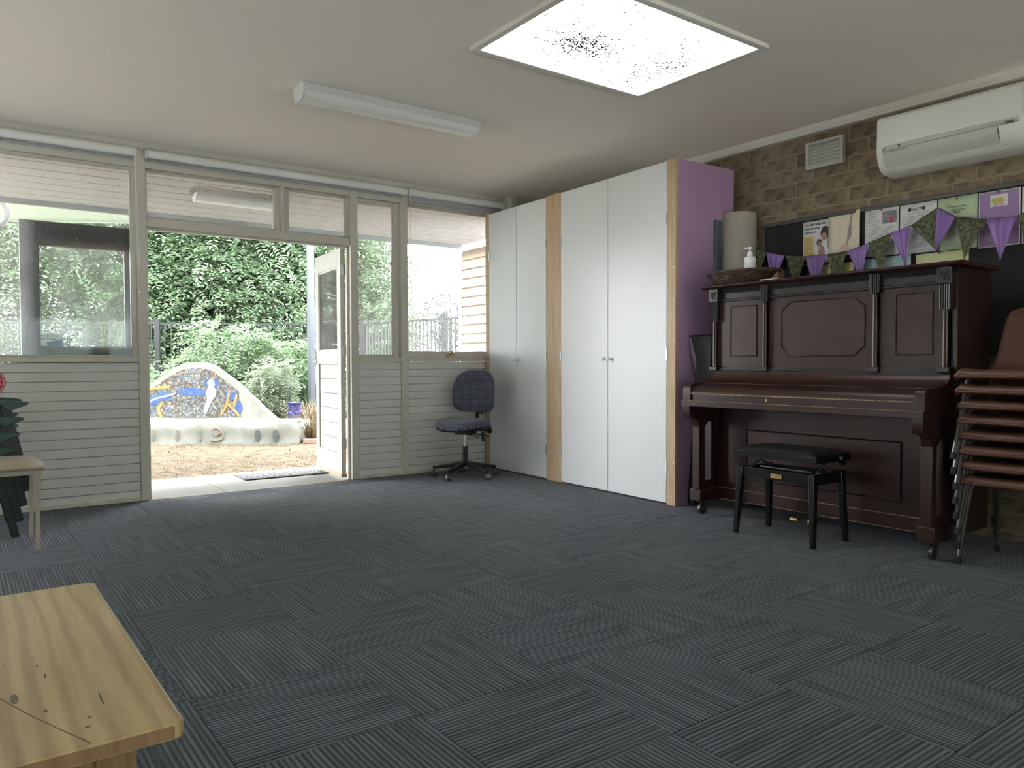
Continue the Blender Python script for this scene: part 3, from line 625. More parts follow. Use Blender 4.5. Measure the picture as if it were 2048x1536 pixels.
cup('cupboard', 'narrower two-door white cupboard standing beside the window', 1.386, 2.452, [(1.489, 1.935), (1.935, 2.388)], [(1.386, 1.487), (2.39, 2.452)], 1.935, purple_left=True)
for o in [q for q in bpy.data.objects if q.name.startswith('cupboard') and 'purple side' in q.get('label', '')]:
    for z in (.30, .62, .86, 1.16, 1.43, 1.66, 1.98): MB().lathe([(.0045, 0), (.0045, .0012)], 10, fn=lambda x, y, q, z=z: (.012 + x, q, z + y)).build('screw', 'plastic_white', o)
# ------------------------------------------------------------------ piano
P = thing('upright_piano', 'dark mahogany upright piano with columns and carved panels against the brick wall', 'piano', (4.2, 2.575, 0))
PL, PR = 3.345, 1.795; XB = 4.52
for yy in (PR, PL - .03): MB().box(4.135, yy, .10, XB, yy + .03, 1.485).build('side_panel', 'mahogany_vertical', P, bevel=.003)
MB().box(XB - .02, PR + .03, .10, XB, PL - .03, 1.48).build('back_panel', 'mahogany_dark', P)
MB().prism([(4.085, 1.486), (4.078, 1.490), (4.070, 1.500), (4.078, 1.510), (4.53, 1.510), (4.53, 1.486)], lambda p, q, s: (p, s, q), 1.748, 3.392).build('lid', 'mahogany', P, bevel=.002)
MB().prism([(4.14, 1.452), (4.115, 1.452), (4.108, 1.470), (4.098, 1.486), (4.14, 1.486)], lambda p, q, s: (p, s, q), PR - .005, PL + .005).build('cornice_moulding', 'mahogany_dark', P)
MB().box(4.122, PR + .02, 1.398, 4.15, PL - .02, 1.455).box(4.116, PR + .02, 1.400, 4.13, PL - .02, 1.408).box(4.116, PR + .02, 1.412, 4.13, PL - .02, 1.417).build('frieze_rail', 'mahogany_dark', P, bevel=.002)
def beads(path, r=.0038, step=.0088):
    b = MB(); pts = [Vector(p) for p in path]
    for a, c_ in zip(pts[:-1], pts[1:]):
        n = max(1, int((c_ - a).length / step))
        for k in range(n): q = a.lerp(c_, (k + .5) / n); b.ball(q, r, 5, 3)
    return b
def upper_panel(ya, yb, poly):
    p = MB().box(4.128, ya, .965, 4.15, yb, 1.40).build('upper_panel', 'mahogany', P)
    path = [(4.127, y, z) for y, z in poly]; c_ = (sum(q[0] for q in poly) / len(poly), sum(q[1] for q in poly) / len(poly))
    MB().prism([(c_[0] + (y - c_[0]) * .985, c_[1] + (z - c_[1]) * .985) for y, z in poly], lambda a, b, s: (s, a, b), 4.1265, 4.132).build('inlay', 'mahogany_burr', p)
    mo = MB(); mo.tube([(4.127, y, z) for y, z in poly], .0042, 6, closed=True); mo.build('panel_moulding', 'mahogany_dark', p)
    bd = beads([(4.1235, y, z) for y, z in poly] + [(4.1235,) + poly[0]]); bd.build('beading', 'mahogany', p)
upper_panel(2.93, 3.30, [(3.19, 1.362), (2.992, 1.362), (2.992, 1.040), (3.19, 1.040)])
upper_panel(2.225, 2.905, [(2.75, 1.366), (2.344, 1.366), (2.280, 1.315), (2.280, 1.092), (2.344, 1.036), (2.75, 1.036), (2.81, 1.092), (2.81, 1.315)])
upper_panel(1.845, 2.20, [(2.105, 1.362), (1.914, 1.362), (1.914, 1.038), (2.105, 1.038)])
for yc, end in ((3.305, True), (2.918, False), (2.212, False), (1.842, True)):
    co = thing('column', None, None, (4.11, yc, .945)); co.parent = P; co.location = tuple(Vector((4.11, yc, .945)) - Vector(P.location)); ORG[co.name] = (4.11, yc, .945)
    del_ = []
    zt = 1.27 if end else 1.37
    MB().lathe([(.0145, .972), (.0155, 1.05), (.0135, zt)], 18, fn=lambda x, y, z: (4.110 + x, yc + y, z)).build('shaft', 'mahogany_vertical', co)
    MB().box(4.083, yc - .031, .945, 4.135, yc + .031, .972).build('base_block', 'mahogany_dark', co, bevel=.003)
    fl2 = MB(); zb, zt2 = (1.268, 1.395) if end else (1.380, 1.484)
    for k in range(5):
        yy = yc - .0225 + k * .0112; dz = 0 if end else -.014 * (1 - abs(k - 2) / 2)
        fl2.lathe([(.0055, zb + dz), (.0055, zt2)], 8, fn=lambda x, y, z, yy=yy: (4.100 + x, yy + y, z))
    fl2.box(4.10, yc - .027, zb + .002, 4.135, yc + .027, zt2).build('fluted_capital', 'mahogany_dark', co)
    if end:
        cbk = MB().box(4.086, yc - .037, 1.397, 4.135, yc + .037, 1.484).build('capital_block', 'mahogany_dark', co, bevel=.003)
        cv = MB(); cv.box(4.083, yc - .024, 1.414, 4.088, yc + .024, 1.468)
        for a in (-.5, 0, .5): cv.tube([(4.082, yc, 1.418), (4.080, yc + a * .018, 1.440), (4.082, yc + a * .036, 1.462)], .0028, 6)
        cv.build('carved_leaf', 'mahogany_dark', co)
# concave shelf, fallboard, key bed
MB().box(4.10, PR + .02, .945, 4.15, PL - .02, .953).box(4.104, PR + .02, .953, 4.15, PL - .02, .965).build('lower_moulding', 'mahogany_dark', P, bevel=.002)
cove = [(4.15, .945), (4.100, .945)] + [tuple(v) for v in spline([(4.098, .944), (4.088, .915), (4.062, .888), (4.02, .874), (3.955, .868)], 5)] + [(3.955, .85), (4.15, .85)]
MB().prism(cove, lambda p, q, s: (p, s, q), PR + .015, PL - .015).build('music_shelf', 'mahogany', P, ang=50)
fb = [(3.975, .868), (3.955, .866)] + [tuple(v) for v in spline([(3.945, .862), (3.895, .853), (3.862, .838), (3.848, .815), (3.846, .803)], 4)] + [(3.852, .795), (3.975, .795)]
MB().prism(fb, lambda p, q, s: (p, s, q), PR + .068, PL - .062).build('fallboard', 'mahogany', P, ang=50)
MB().box(3.8405, PR + .07, .797, 3.853, PL - .064, .8035).build('fallboard_edge', 'worn_edge', P)
MB().box(3.848, PR + .07, .752, 3.975, PL - .064, .797).build('lock_rail', 'mahogany', P)
MB().lathe([(.006, 0), (.006, .003)], 12, fn=lambda x, y, z: (3.8475 - z, 2.72 + x, .777 + y * 1.3)).build('lock_escutcheon', 'brass', P)
for a, b in ((PL - .062, PL - .002), (PR + .018, PR + .068)):
    ck = [(4.135, .95), (4.10, .945)] + [tuple(v) for v in spline([(4.088, .915), (4.062, .888), (4.0, .875), (3.93, .868), (3.862, .862), (3.843, .845), (3.838, .80), (3.838, .755)], 3)] + [(4.135, .755)]
    MB().prism(ck, lambda p, q, s: (p, s, q), a, b).build('cheek_block', 'mahogany', P, ang=50)
MB().box(3.828, PR + .02, .718, 4.14, PL + .004, .7555).build('key_bed', 'mahogany', P, bevel=.003)
MB().box(3.8265, PR + .022, .7535, 3.834, PL + .002, .7565).build('key_bed_worn_edge', 'worn_edge', P)
for ya_, yb_ in ((PL - .060, PL - .004), (PR + .022, PR + .078)):
    br = [(4.14, .72), (3.832, .72), (3.832, .655), (3.838, .642), (3.87, .640), (3.90, .632), (3.925, .612), (3.932, .58), (3.935, .175), (3.985, .175), (3.985, .56), (4.00, .60), (4.055, .60), (4.07, .56), (4.07, .23), (3.985, .23), (3.985, .175), (4.14, .175)]
    lg_ = MB()   # pierced console leg: front post, rear post, head and foot
    lg_.prism([(4.14, .72), (3.832, .72), (3.832, .655), (3.838, .642), (3.87, .640), (3.90, .632), (3.922, .612), (3.930, .575), (3.985, .575), (4.02, .612), (4.14, .612)], lambda p, q, s: (p, s, q), ya_, yb_)
    lg_.box(3.930, ya_, .172, 3.980, yb_, .58); lg_.box(4.055, ya_ + .004, .22, 4.14, yb_ - .004, .615); lg_.box(3.98, ya_ + .004, .172, 4.14, yb_ - .004, .225)
    L1 = lg_.build('leg', 'mahogany_vertical', P, bevel=.002)
    MB().box(3.922, ya_ - .018, .092, 4.15, yb_ + .018, .172).build('toe_block', 'mahogany', L1, bevel=.006)
    yc = (ya_ + yb_) / 2
    wh = MB(); wh.lathe([(.036, -.010), (.040, -.007), (.040, .007), (.036, .010)], 20, fn=lambda x, y, z: (3.985 + x, yc + z - .012, .040 + y)); wh.build('caster_wheel', 'tube_grey', L1)
    MB().bar((3.985, yc + .008, .04), (4.005, yc + .008, .094), .006, .016, up=(1, 0, 0)).bar((3.985, yc - .030, .04), (4.005, yc - .03, .094), .006, .016, up=(1, 0, 0)).lathe([(.012, 0), (.012, .05)], 10, fn=lambda x, y, z: (3.985 + x, yc - .037 + z, .04 + y)).build('caster_fork', 'tube_grey', L1)
# lower front
lb = MB().box(4.13, PR + .03, .095, 4.15, PL - .03, .72).build('bottom_board', 'mahogany', P)
MB().box(4.118, PR + .03, .095, 4.132, PL - .03, .172).build('bottom_rail', 'mahogany', P, bevel=.003)
MB().box(4.1165, PR + .03, .169, 4.122, PL - .03, .173).box(4.1165, PR + .03, .0945, 4.122, PL - .03, .098).build('rail_worn_edge', 'worn_edge', P)
MB().box(4.124, 2.075, .255, 4.132, 3.055, .56).build('bottom_panel', 'mahogany_burr', P)
fr = MB(); fr.tube([(4.126, 2.07, .25), (4.126, 3.06, .25), (4.126, 3.06, .565), (4.126, 2.07, .565)], .006, 6, closed=True); fr.build('panel_moulding', 'mahogany_dark', P)
beads([(4.1215, 3.06, .25), (4.1215, 2.07, .25), (4.1215, 2.07, .565)], .004, .010).build('beading', 'mahogany', P)
for yy in (2.655, 2.535):
    pd = MB(); pd.hexa([(4.02, yy - .028, .058), (4.135, yy - .011, .062), (4.135, yy + .011, .062), (4.02, yy + .028, .058), (4.025, yy - .024, .076), (4.135, yy - .010, .072), (4.135, yy + .010, .072), (4.025, yy + .024, .076)])
    pd.build('pedal', 'brass', P, bevel=.004)
    MB().box(4.115, yy - .045, .098, 4.119, yy + .045, .118).build('pedal_plate', 'mahogany_dark', P)
# ------------------------------------------------------------------ piano stool
S = thing('piano_stool', 'black adjustable piano stool with padded seat in front of the piano', 'stool', (3.86, 2.57, 0), radians(-1.0), local=True)
hw, hd = .272, .165    # half length along y, half depth along x
seat = MB(); pts = [(-hd, -hw), (hd, -hw), (hd, hw), (-hd, hw)]
seat.box(-hd, -hw, .455, hd, hw, .492).build('seat_frame', 'black_gloss', S, bevel=.003)
def pad(u, v):
    x = (u * 2 - 1); y = (v * 2 - 1); e = (1 - abs(x) ** 6) * (1 - abs(y) ** 8); return (x * (hd - .006), y * (hw - .006), .492 + .026 * e ** .5)
MB().grid(pad, 14, 22).build('cushion', 'black_vinyl', S, ang=60)
MB().tube([(-hd + .004, -hw + .004, .493), (hd - .004, -hw + .004, .493), (hd - .004, hw - .004, .493), (-hd + .004, hw - .004, .493)], .0035, 6, closed=True).build('piping', 'black_gloss', S)
ap = MB(); z0, z1 = .335, .392
ap.box(-.142, -.225, z0, -.122, .225, z1); ap.box(.122, -.225, z0, .142, .225, z1); ap.box(-.142, -.245, z0, .142, -.225, z1); ap.box(-.142, .225, z0, .142, .245, z1)
ap.build('apron', 'black_gloss', S, bevel=.002)
MB().box(-.15, -.05, .350, -.1425, .02, .351 + .022).build('maker_plate', 'brass', S)
tb_ = MB()
for k in range(5): tb_.box(-.1512, -.044 + k * .012, .364, -.1498, -.038 + k * .012, .370)
tb_.box(-.1512, -.04, .354, -.1498, .01, .357).build('plate_engraving', 'ink', S)
for sx in (-1, 1):
    for sy in (-1, 1):
        a = (sx * .131, sy * .232, .395); b = (sx * .155, sy * .252, 0)
        MB().bar(a, b, .036, .040, up=(1, 0, 0), w2=.026, h2=.026).build('leg', 'black_gloss', S, bevel=.003)
for sy in (-1, 1):
    for q in ((-.10, .10), (.10, -.10)):
        MB().bar((q[0], sy * .20, .385), (q[1] * .8, sy * .20, .462), .006, .016, up=(0, 1, 0)).build('scissor_arm', 'steel', S)
MB().lathe([(.005, -.20), (.005, .20)], 8, fn=lambda x, y, z: (x, z, .385 + y)).build('adjusting_rod', 'steel', S)
for sy in (-1, 1):
    MB().lathe([(.010, 0), (.010, .012), (.024, .014), (.027, .024), (.024, .034), (.004, .038)], 18, fn=lambda x, y, z, sy=sy: (.045 + x, sy * (hw + z), .466 + y)).build('height_knob', 'black_gloss', S)
# ------------------------------------------------------------------ things on and behind the piano
BKT = (4.27, 3.20, 1.510)
t = thing('wicker_basket', 'shallow oval wicker basket on top of the piano', 'basket', BKT, 0, local=True)
wv = MB(); rr = random.Random(5)
for k in range(7):
    z = .006 + k * .0115; s_ = .70 + .30 * (k / 6) ** .8; n = 84
    for ph in (0, 1):
        wv.tube([((.155 * s_ + .004 * sin(pi * (i + ph))) * cos(2 * pi * i / n), (.262 * s_ + .004 * sin(pi * (i + ph))) * sin(2 * pi * i / n), z + .0035 * cos(pi * (i + ph)) + rr.uniform(-.001, .001)) for i in range(n)], .0042, 5, closed=True)
wv.build('weave', 'wicker', t, ang=80)
MB().grid(lambda u, v: (.149 * (.70 + .30 * v ** .8) * cos(2 * pi * u), .256 * (.70 + .30 * v ** .8) * sin(2 * pi * u), .004 + .078 * v), 48, 5).build('inner_wall', 'wicker', t, solid=.003, ang=80)
stk = MB()
for i in range(44):
    a = 2 * pi * i / 44; stk.tube([(.155 * s_ * cos(a), .262 * s_ * sin(a), z) for s_, z in ((.72, .002), (.85, .03), (1.01, .082))], .0045, 5)
stk.build('stakes', 'wicker', t)
rm = MB()
for ph in range(3): rm.tube([((.160 + .005 * cos(i * .9 + ph * 2.1)) * cos(2 * pi * i / 90), (.268 + .005 * cos(i * .9 + ph * 2.1)) * sin(2 * pi * i / 90), .086 + .005 * sin(i * .9 + ph * 2.1)) for i in range(90)], .0045, 5, closed=True)
rm.build('rim', 'wicker', t, ang=80)
MB().prism([(.112 * cos(2 * pi * i / 28), .19 * sin(2 * pi * i / 28)) for i in range(28)], lambda p, q, s: (p, q, s), .002, .010).build('base', 'wicker', t)
t = thing('pump_bottle', 'white pump bottle standing in the wicker basket', 'bottle', (4.29, 3.165, 1.521), 0, local=True)
MB().lathe([(.030, 0), (.037, .004), (.038, .01), (.038, .165), (.034, .175), (.016, .181), (.016, .186)], 24).build('body', 'pump_white', t)
MB().lathe([(.0175, .183), (.0175, .206), (.012, .210), (.006, .212), (.006, .232)], 18).build('collar', 'pump_white', t)
MB().lathe([(.013, .230), (.014, .236), (.012, .242)], 14).bar((0, 0, .237), (-.02, .030, .235), .010, .009).build('pump_head', 'pump_white', t)
MB().lathe([(.0384, .03), (.0384, .14)], 24, cap=False).build('paper_label', 'paper_white', t)
t = MB().box(-.06, -.085, 0, .06, .085, .075).build('wooden_box', 'box_wood', org=(0, 0, 0), bevel=.003); t.location = (4.30, 3.03, 1.522); t.rotation_euler = (0, 0, .25)
tag(t, 'small reddish wooden box lying in the wicker basket', 'box')
t = MB().box(-.03, -.06, 0, .03, .06, .008).build('white_card', 'paper_white', bevel=.001); t.location = (4.14, 2.90, 1.5105); t.rotation_euler = (0, 0, .2)
tag(t, 'small white card lying on the piano lid beside the basket', 'card')
t = thing('floor_mat_roll', 'tall grey-beige roll of matting standing behind the piano', 'roll', (4.645, 3.535, 0), 0, local=True)
rl = MB(); sp2 = []
for k in range(150): a = k * .16; sp2.append((.045 + .085 * k / 149, a))
out = [((r_ + .0022) * cos(a), (r_ + .0022) * sin(a)) for r_, a in sp2]; inn = [((r_ - .0012) * cos(a), (r_ - .0012) * sin(a)) for r_, a in sp2]
n = len(out); V = [(x, y, z) for z in (0, 2.075) for x, y in out] + [(x, y, z) for z in (0, 2.075) for x, y in inn]
F = [(i, i + 1, n + i + 1, n + i) for i in range(n - 1)] + [(2 * n + i + 1, 2 * n + i, 3 * n + i, 3 * n + i + 1) for i in range(n - 1)] + [(n + i, n + i + 1, 3 * n + i + 1, 3 * n + i) for i in range(n - 1)]
rl.add(V, F).build('rolled_sheet', 'roll_grey', t)
MB().lathe([(.1325, .0), (.1325, 2.07)], 40, cap=False).build('outer_layer', 'roll_grey', t)
MB().ball((-.085, -.100, 1.77), .006).build('staple_mark', 'ink_grey', t)
t = MB().box(-.035, -.012, 0, .035, .012, 2.02).build('folded_mat', 'roll_blue', bevel=.008); t.location = (4.46, 3.565, 0); t.rotation_euler = (0, 0, .1)
tag(t, 'narrow blue-grey folded mat standing between cupboard and grey roll', 'mat')
t = thing('canvas_bag', 'dark grey stiff canvas bag wedged upright between cupboard and piano', 'bag', (4.26, 3.47, 0), 0, local=True)
rings = [(.64, -.035, .050, .05), (.86, -.055, .062, .06), (1.02, -.062, .095, .07), (1.182, -.068, .135, .08)]; V = []; F = []
for z, a, b_, d_ in rings: V += [(-d_, b_, z), (d_, b_ * .8, z), (d_, a, z), (-d_, a, z)]
for k in range(3):
    for i in range(4): q = (i + 1) % 4; F.append((k * 4 + i, k * 4 + q, (k + 1) * 4 + q, (k + 1) * 4 + i))
F.append((3, 2, 1, 0)); MB().add(V, F).build('bag_body', 'bag_grey', t, solid=.004)
MB().tube([(-.08, .135, 1.184), (-.08, .03, 1.186), (-.08, -.068, 1.186), (.0, -.070, 1.196), (.08, -.068, 1.186), (.08, .11, 1.186)], .005, 6, closed=True).build('binding', 'black_vinyl', t)
MB().add([(-.080, .134, 1.184), (-.086, .095, 1.176), (-.072, .060, 1.02), (-.064, .063, .87), (-.075, .10, 1.03)], [(0, 1, 2, 3, 4)]).build('side_flap', 'bag_lining', t, solid=.004)
MB().tube([(-.083, .135, 1.184), (-.09, .19, 1.190), (-.083, .225, 1.196)], .006, 6).build('strap_end', 'black_vinyl', t)
t = thing('folded_easel_cover', 'black tapered cover leaning on the floor between cupboard and piano', 'cover', (4.22, 3.50, 0), 0, local=True)
MB().hexa([(-.05, .085, 0), (.06, .085, 0), (.06, .035, 0), (-.05, .035, 0), (-.03, .055, .63), (.03, .055, .63), (.03, .040, .63), (-.03, .040, .63)]).build('cover', 'black_vinyl', t, bevel=.006)
MB().tube([(-.051, .085, .01), (-.031, .055, .62)], .003, 6).build('edge_binding', 'bag_grey', t)
# ------------------------------------------------------------------ pinboard, papers, bunting
PBX = 4.752
t = thing('pinboard', 'long black framed pinboard on the brick wall above the piano', 'pinboard', (PBX, 2.2, 1.0))
MB().box(PBX, .85, 1.02, 4.775, 3.385, 1.985).build('board', 'pinboard_black', t)
f = MB(); f.box(PBX - .012, .83, 1.965, 4.775, 3.405, 1.992); f.box(PBX - .012, .83, 1.0, 4.775, 3.405, 1.025); f.box(PBX - .012, 3.375, 1.025, 4.775, 3.405, 1.965); f.box(PBX - .012, .83, 1.025, 4.775, .86, 1.965)
f.build('frame', 'pinboard_frame', t, bevel=.003)
pxn = [PBX - .002]
def sheet(name, label, ya, yb, z0, z1, m, curl=0.0, cat='notice', layer=0):
    """paper between y=ya (left) and yb (right, smaller), slight curl away from the board"""
    x = PBX - .0035 - layer * .003; t = thing(name, label, cat, (x, (ya + yb) / 2, z0))
    MB().grid(lambda u, v: (x - curl * max(0, u - .6) ** 2 * 6 - .0008 * sin(v * 3), ya + (yb - ya) * u, z0 + (z1 - z0) * v), 8, 6).build('sheet', m, t, solid=.0006, ang=60)
    return t, x - .0012
def lines(t, x, ya, yb, zs, m='ink_grey', h=.0035, rag=.25, seed=1, name='print_lines'):
    rr = random.Random(seed); b = MB()
    for z in zs:
        e = yb + (ya - yb) * rr.uniform(0, rag); b.box(x - .0004, e, z, x + .0002, ya, z + h)
    return b.build(name, m, t)
def rng(a, b, s):
    o = []; 
    while a > b: o.append(a); a -= s
    return o
t, x = sheet('breastfeeding_poster', 'white and yellow poster reading The right help with breastfeeding, right now', 3.071, 2.862, 1.662, 1.958, 'paper_white')
MB().box(x - .0002, 2.985, 1.672, x + .0004, 3.068, 1.855).box(x - .0002, 2.866, 1.672, x + .0004, 3.068, 1.72).build('yellow_field', 'paper_yellow', t)
for i, s_ in enumerate(('The right help with', 'breastfeeding,', 'right now.')): lettering(s_, .0205, 'ink', t, (x - .0006, 3.058, 1.928 - i * .026), (0, -1, 0), (0, 0, 1), bold=True)
lines(t, x - .0005, 3.06, 2.985, rng(1.845, 1.69, .010), 'ink_ochre', .003, .2, 2)
def blob(cy, cz, ry, rz, x0, m, nm, n=18): return MB().prism([(cy + ry * cos(2 * pi * i / n), cz + rz * sin(2 * pi * i / n)) for i in range(n)], lambda p, q, s: (s, p, q), x0 - .0004, x0 + .0004).build(nm, m, t)
blob(2.905, 1.868, .033, .045, x - .0004, 'ink', 'mother_hair'); blob(2.912, 1.842, .021, .028, x - .0010, 'skin_print', 'mother_face')
blob(2.890, 1.752, .030, .075, x - .0004, 'paper_white', 'mother_shirt'); blob(2.948, 1.805, .019, .026, x - .0010, 'ink', 'baby_hair'); blob(2.944, 1.795, .015, .020, x - .0016, 'skin_print', 'baby_face')
blob(2.930, 1.735, .024, .050, x - .0010, 'skin_print', 'baby_body'); blob(2.878, 1.80, .010, .045, x - .0016, 'skin_print', 'mother_arm')
t, x = sheet('childrens_painting', 'cream paper with a grey and pink brush painting, curling off the pinboard', 2.880, 2.655, 1.70, 1.985, 'paper_cream', curl=.012, cat='painting', layer=1)
MB().prism([(2.712, 1.978), (2.722, 1.96), (2.742, 1.85), (2.748, 1.80), (2.738, 1.79), (2.716, 1.82), (2.702, 1.88), (2.698, 1.94), (2.705, 1.975)], lambda p, q, s: (s, p, q), x - .0012, x - .0004).prism([(2.748, 1.80), (2.758, 1.778), (2.744, 1.775), (2.738, 1.79)], lambda p, q, s: (s, p, q), x - .0012, x - .0004).build('grey_brush_stroke', 'paint_grey', t)
MB().prism([(2.80, 1.73), (2.79, 1.765), (2.76, 1.778), (2.74, 1.772), (2.735, 1.74), (2.75, 1.72)], lambda p, q, s: (s, p, q), x - .0012, x - .0004).build('pink_brush_stroke', 'paint_pink', t)
t, x = sheet('printed_notice', 'white printed notice with a small colour photograph of people', 2.628, 2.412, 1.668, 1.970, 'paper_white')
MB().box(x - .0006, 2.425, 1.868, x + .0002, 2.515, 1.945).build('photograph', 'photo_print', t); MB().box(x - .0012, 2.445, 1.872, x - .0004, 2.468, 1.905).build('red_shirt', 'photo_red', t)
lines(t, x, 2.610, 2.535, rng(1.945, 1.86, .0105), 'ink_grey', .003, .4, 3); lines(t, x, 2.610, 2.430, rng(1.845, 1.69, .0095), 'ink_grey', .0028, .2, 4)
t, x = sheet('letterhead_notice', 'white typed notice headed A2CT between two round emblems', 2.404, 2.185, 1.660, 1.962, 'paper_white')
lettering('A2CT', .024, 'ink', t, (x - .0005, 2.330, 1.918), (0, -1, 0), (0, 0, 1), bold=True)
blob(2.345, 1.928, .011, .012, x - .0004, 'ink', 'round_emblem'); blob(2.262, 1.928, .011, .012, x - .0004, 'ink', 'round_emblem')
lines(t, x, 2.355, 2.225, [1.905, 1.899], 'ink_grey', .002, .1, 5); lines(t, x, 2.385, 2.205, rng(1.885, 1.69, .0105), 'ink_grey', .0028, .25, 6)
t, x = sheet('green_flyer', 'pale green flyer with handwritten heading pinned to the board', 2.178, 1.962, 1.655, 1.962, 'paper_green')
hw_ = MB()
for z, a, b_ in ((1.905, 2.115, 2.02), (1.885, 2.10, 2.03), (1.872, 2.09, 2.055)):
    n_ = 36; hw_.tube([(x - .001, a + (b_ - a) * i / n_, z + .0042 * sin(i * 1.9) + .002 * sin(i * .7)) for i in range(n_ + 1)], .0007, 4)
hw_.tube([(x - .001, 2.125 + .010 * cos(a * .3), 1.918 + .010 * sin(a * .3)) for a in range(18)], .0007, 4); hw_.build('handwriting', 'ink', t)
lines(t, x, 2.15, 1.985, rng(1.84, 1.68, .011), 'ink_grey', .002, .3, 7)
t, x = sheet('purple_flyer', 'purple flyer with white border and a yellow pram picture', 1.956, 1.744, 1.645, 1.958, 'paper_white')
MB().box(x - .0006, 1.750, 1.652, x + .0002, 1.950, 1.951).build('purple_field', 'paper_purple', t)
MB().box(x - .0012, 1.805, 1.868, x - .0004, 1.895, 1.935).build('picture_panel', 'paper_white', t)
MB().prism([(1.885, 1.915), (1.835, 1.915), (1.825, 1.90), (1.832, 1.885), (1.875, 1.885), (1.888, 1.90)], lambda p, q, s: (s, p, q), x - .0020, x - .0010).build('pram_body', 'pram_yellow', t)
for yy in (1.872, 1.838): MB().tube([(x - .0016, yy + .008 * cos(2 * pi * i / 14), 1.877 + .008 * sin(2 * pi * i / 14)) for i in range(14)], .0016, 5, closed=True).build('pram_wheel', 'pram_pink', t)
lines(t, x - .0005, 1.935, 1.84, rng(1.79, 1.68, .011), 'paper_white', .002, .3, 8)
t, x = sheet('red_footed_notice', 'white notice with a red block at its foot, at the right picture edge', 1.736, 1.530, 1.645, 1.955, 'paper_white')
MB().box(x - .0006, 1.54, 1.652, x + .0002, 1.728, 1.70).build('red_block', 'photo_red', t); lines(t, x, 1.72, 1.56, rng(1.92, 1.72, .012), 'ink_grey', .003, .3, 9)
t, x = sheet('lime_leaflet', 'pale yellow-green leaflet low on the board behind the piano, left one', 2.95, 2.70, 1.36, 1.652, 'paper_lime', cat='leaflet')
t, x = sheet('teal_leaflet', 'teal and white leaflet low on the board behind the piano', 2.63, 2.335, 1.36, 1.658, 'paper_teal', cat='leaflet')
t, x = sheet('yellow_leaflet', 'pale yellow landscape leaflet low on the board above the piano lid', 2.305, 2.005, 1.43, 1.650, 'paper_lime', cat='leaflet')
for i, (yy, zz, mm, lb_) in enumerate(((2.595, 1.958, 'steel', 'steel drawing pin in the notice with the photograph'), (2.515, 1.955, 'black_plastic', 'black drawing pin over the photograph'), (2.190, 1.945, 'plastic_white', 'white drawing pin between typed notice and green flyer'), (2.07, 1.948, 'black_plastic', 'black drawing pin in the green flyer'), (1.85, 1.948, 'black_plastic', 'black drawing pin in the purple flyer'), (2.008, 1.645, 'plastic_white', 'white drawing pin at the corner of the yellow leaflet'))):
    o = MB().lathe([(.003, 0), (.003, .004), (.0055, .0055), (.0055, .008), (.002, .010)], 10, fn=lambda x_, y_, z_: (-z_, x_, y_)).build('drawing_pin', mm); o.location = (PBX - .0105, yy, zz); tag(o, lb_, 'pin', 'drawing pins on the pinboard')
t = thing('bunting', 'string of purple satin and dark green floral pennants draped along the pinboard', 'bunting', (4.70, 2.5, 1.7))
nodes = [(3.62, 1.905), (3.512, 1.857), (3.32, 1.779), (3.17, 1.738), (3.016, 1.714), (2.858, 1.709), (2.712, 1.715), (2.575, 1.749), (2.432, 1.792), (2.311, 1.821), (2.158, 1.904), (2.057, 1.833), (1.89, 1.792), (1.74, 1.789), (1.60, 1.85)]
MB().tube([(4.698, y, z + .002) for y, z in nodes], .0028, 6).build('string', 'string', t)
swing = [0, 0, .02, -.01, 0, .01, -.03, -.02, -.04, -.10, .06, .03, 0, 0]
for k in range(len(nodes) - 1):
    (ya, za), (yb, zb) = nodes[k], nodes[k + 1]; purple = k % 2 == 0; Lf = .235
    def fn(u, v, ya=ya, yb=yb, za=za, zb=zb, k=k, purple=purple):
        w = 1 - v; yc = (ya + yb) / 2 + swing[k] * v; y = yc + (ya - yb) * .49 * (.5 - u) * 2 * w; z = za + (zb - za) * u; z = z * w + ((za + zb) / 2) * v - Lf * v
        return (4.694 - (.010 * abs(sin(u * 9 + k)) * (1 - v * .7) if purple else .004 * sin(u * 4 + k)) - .012 * v, y, z)
    MB().grid(fn, 14, 8).build('pennant', 'satin_purple' if purple else 'floral_green', t, solid=.0012, ang=70)
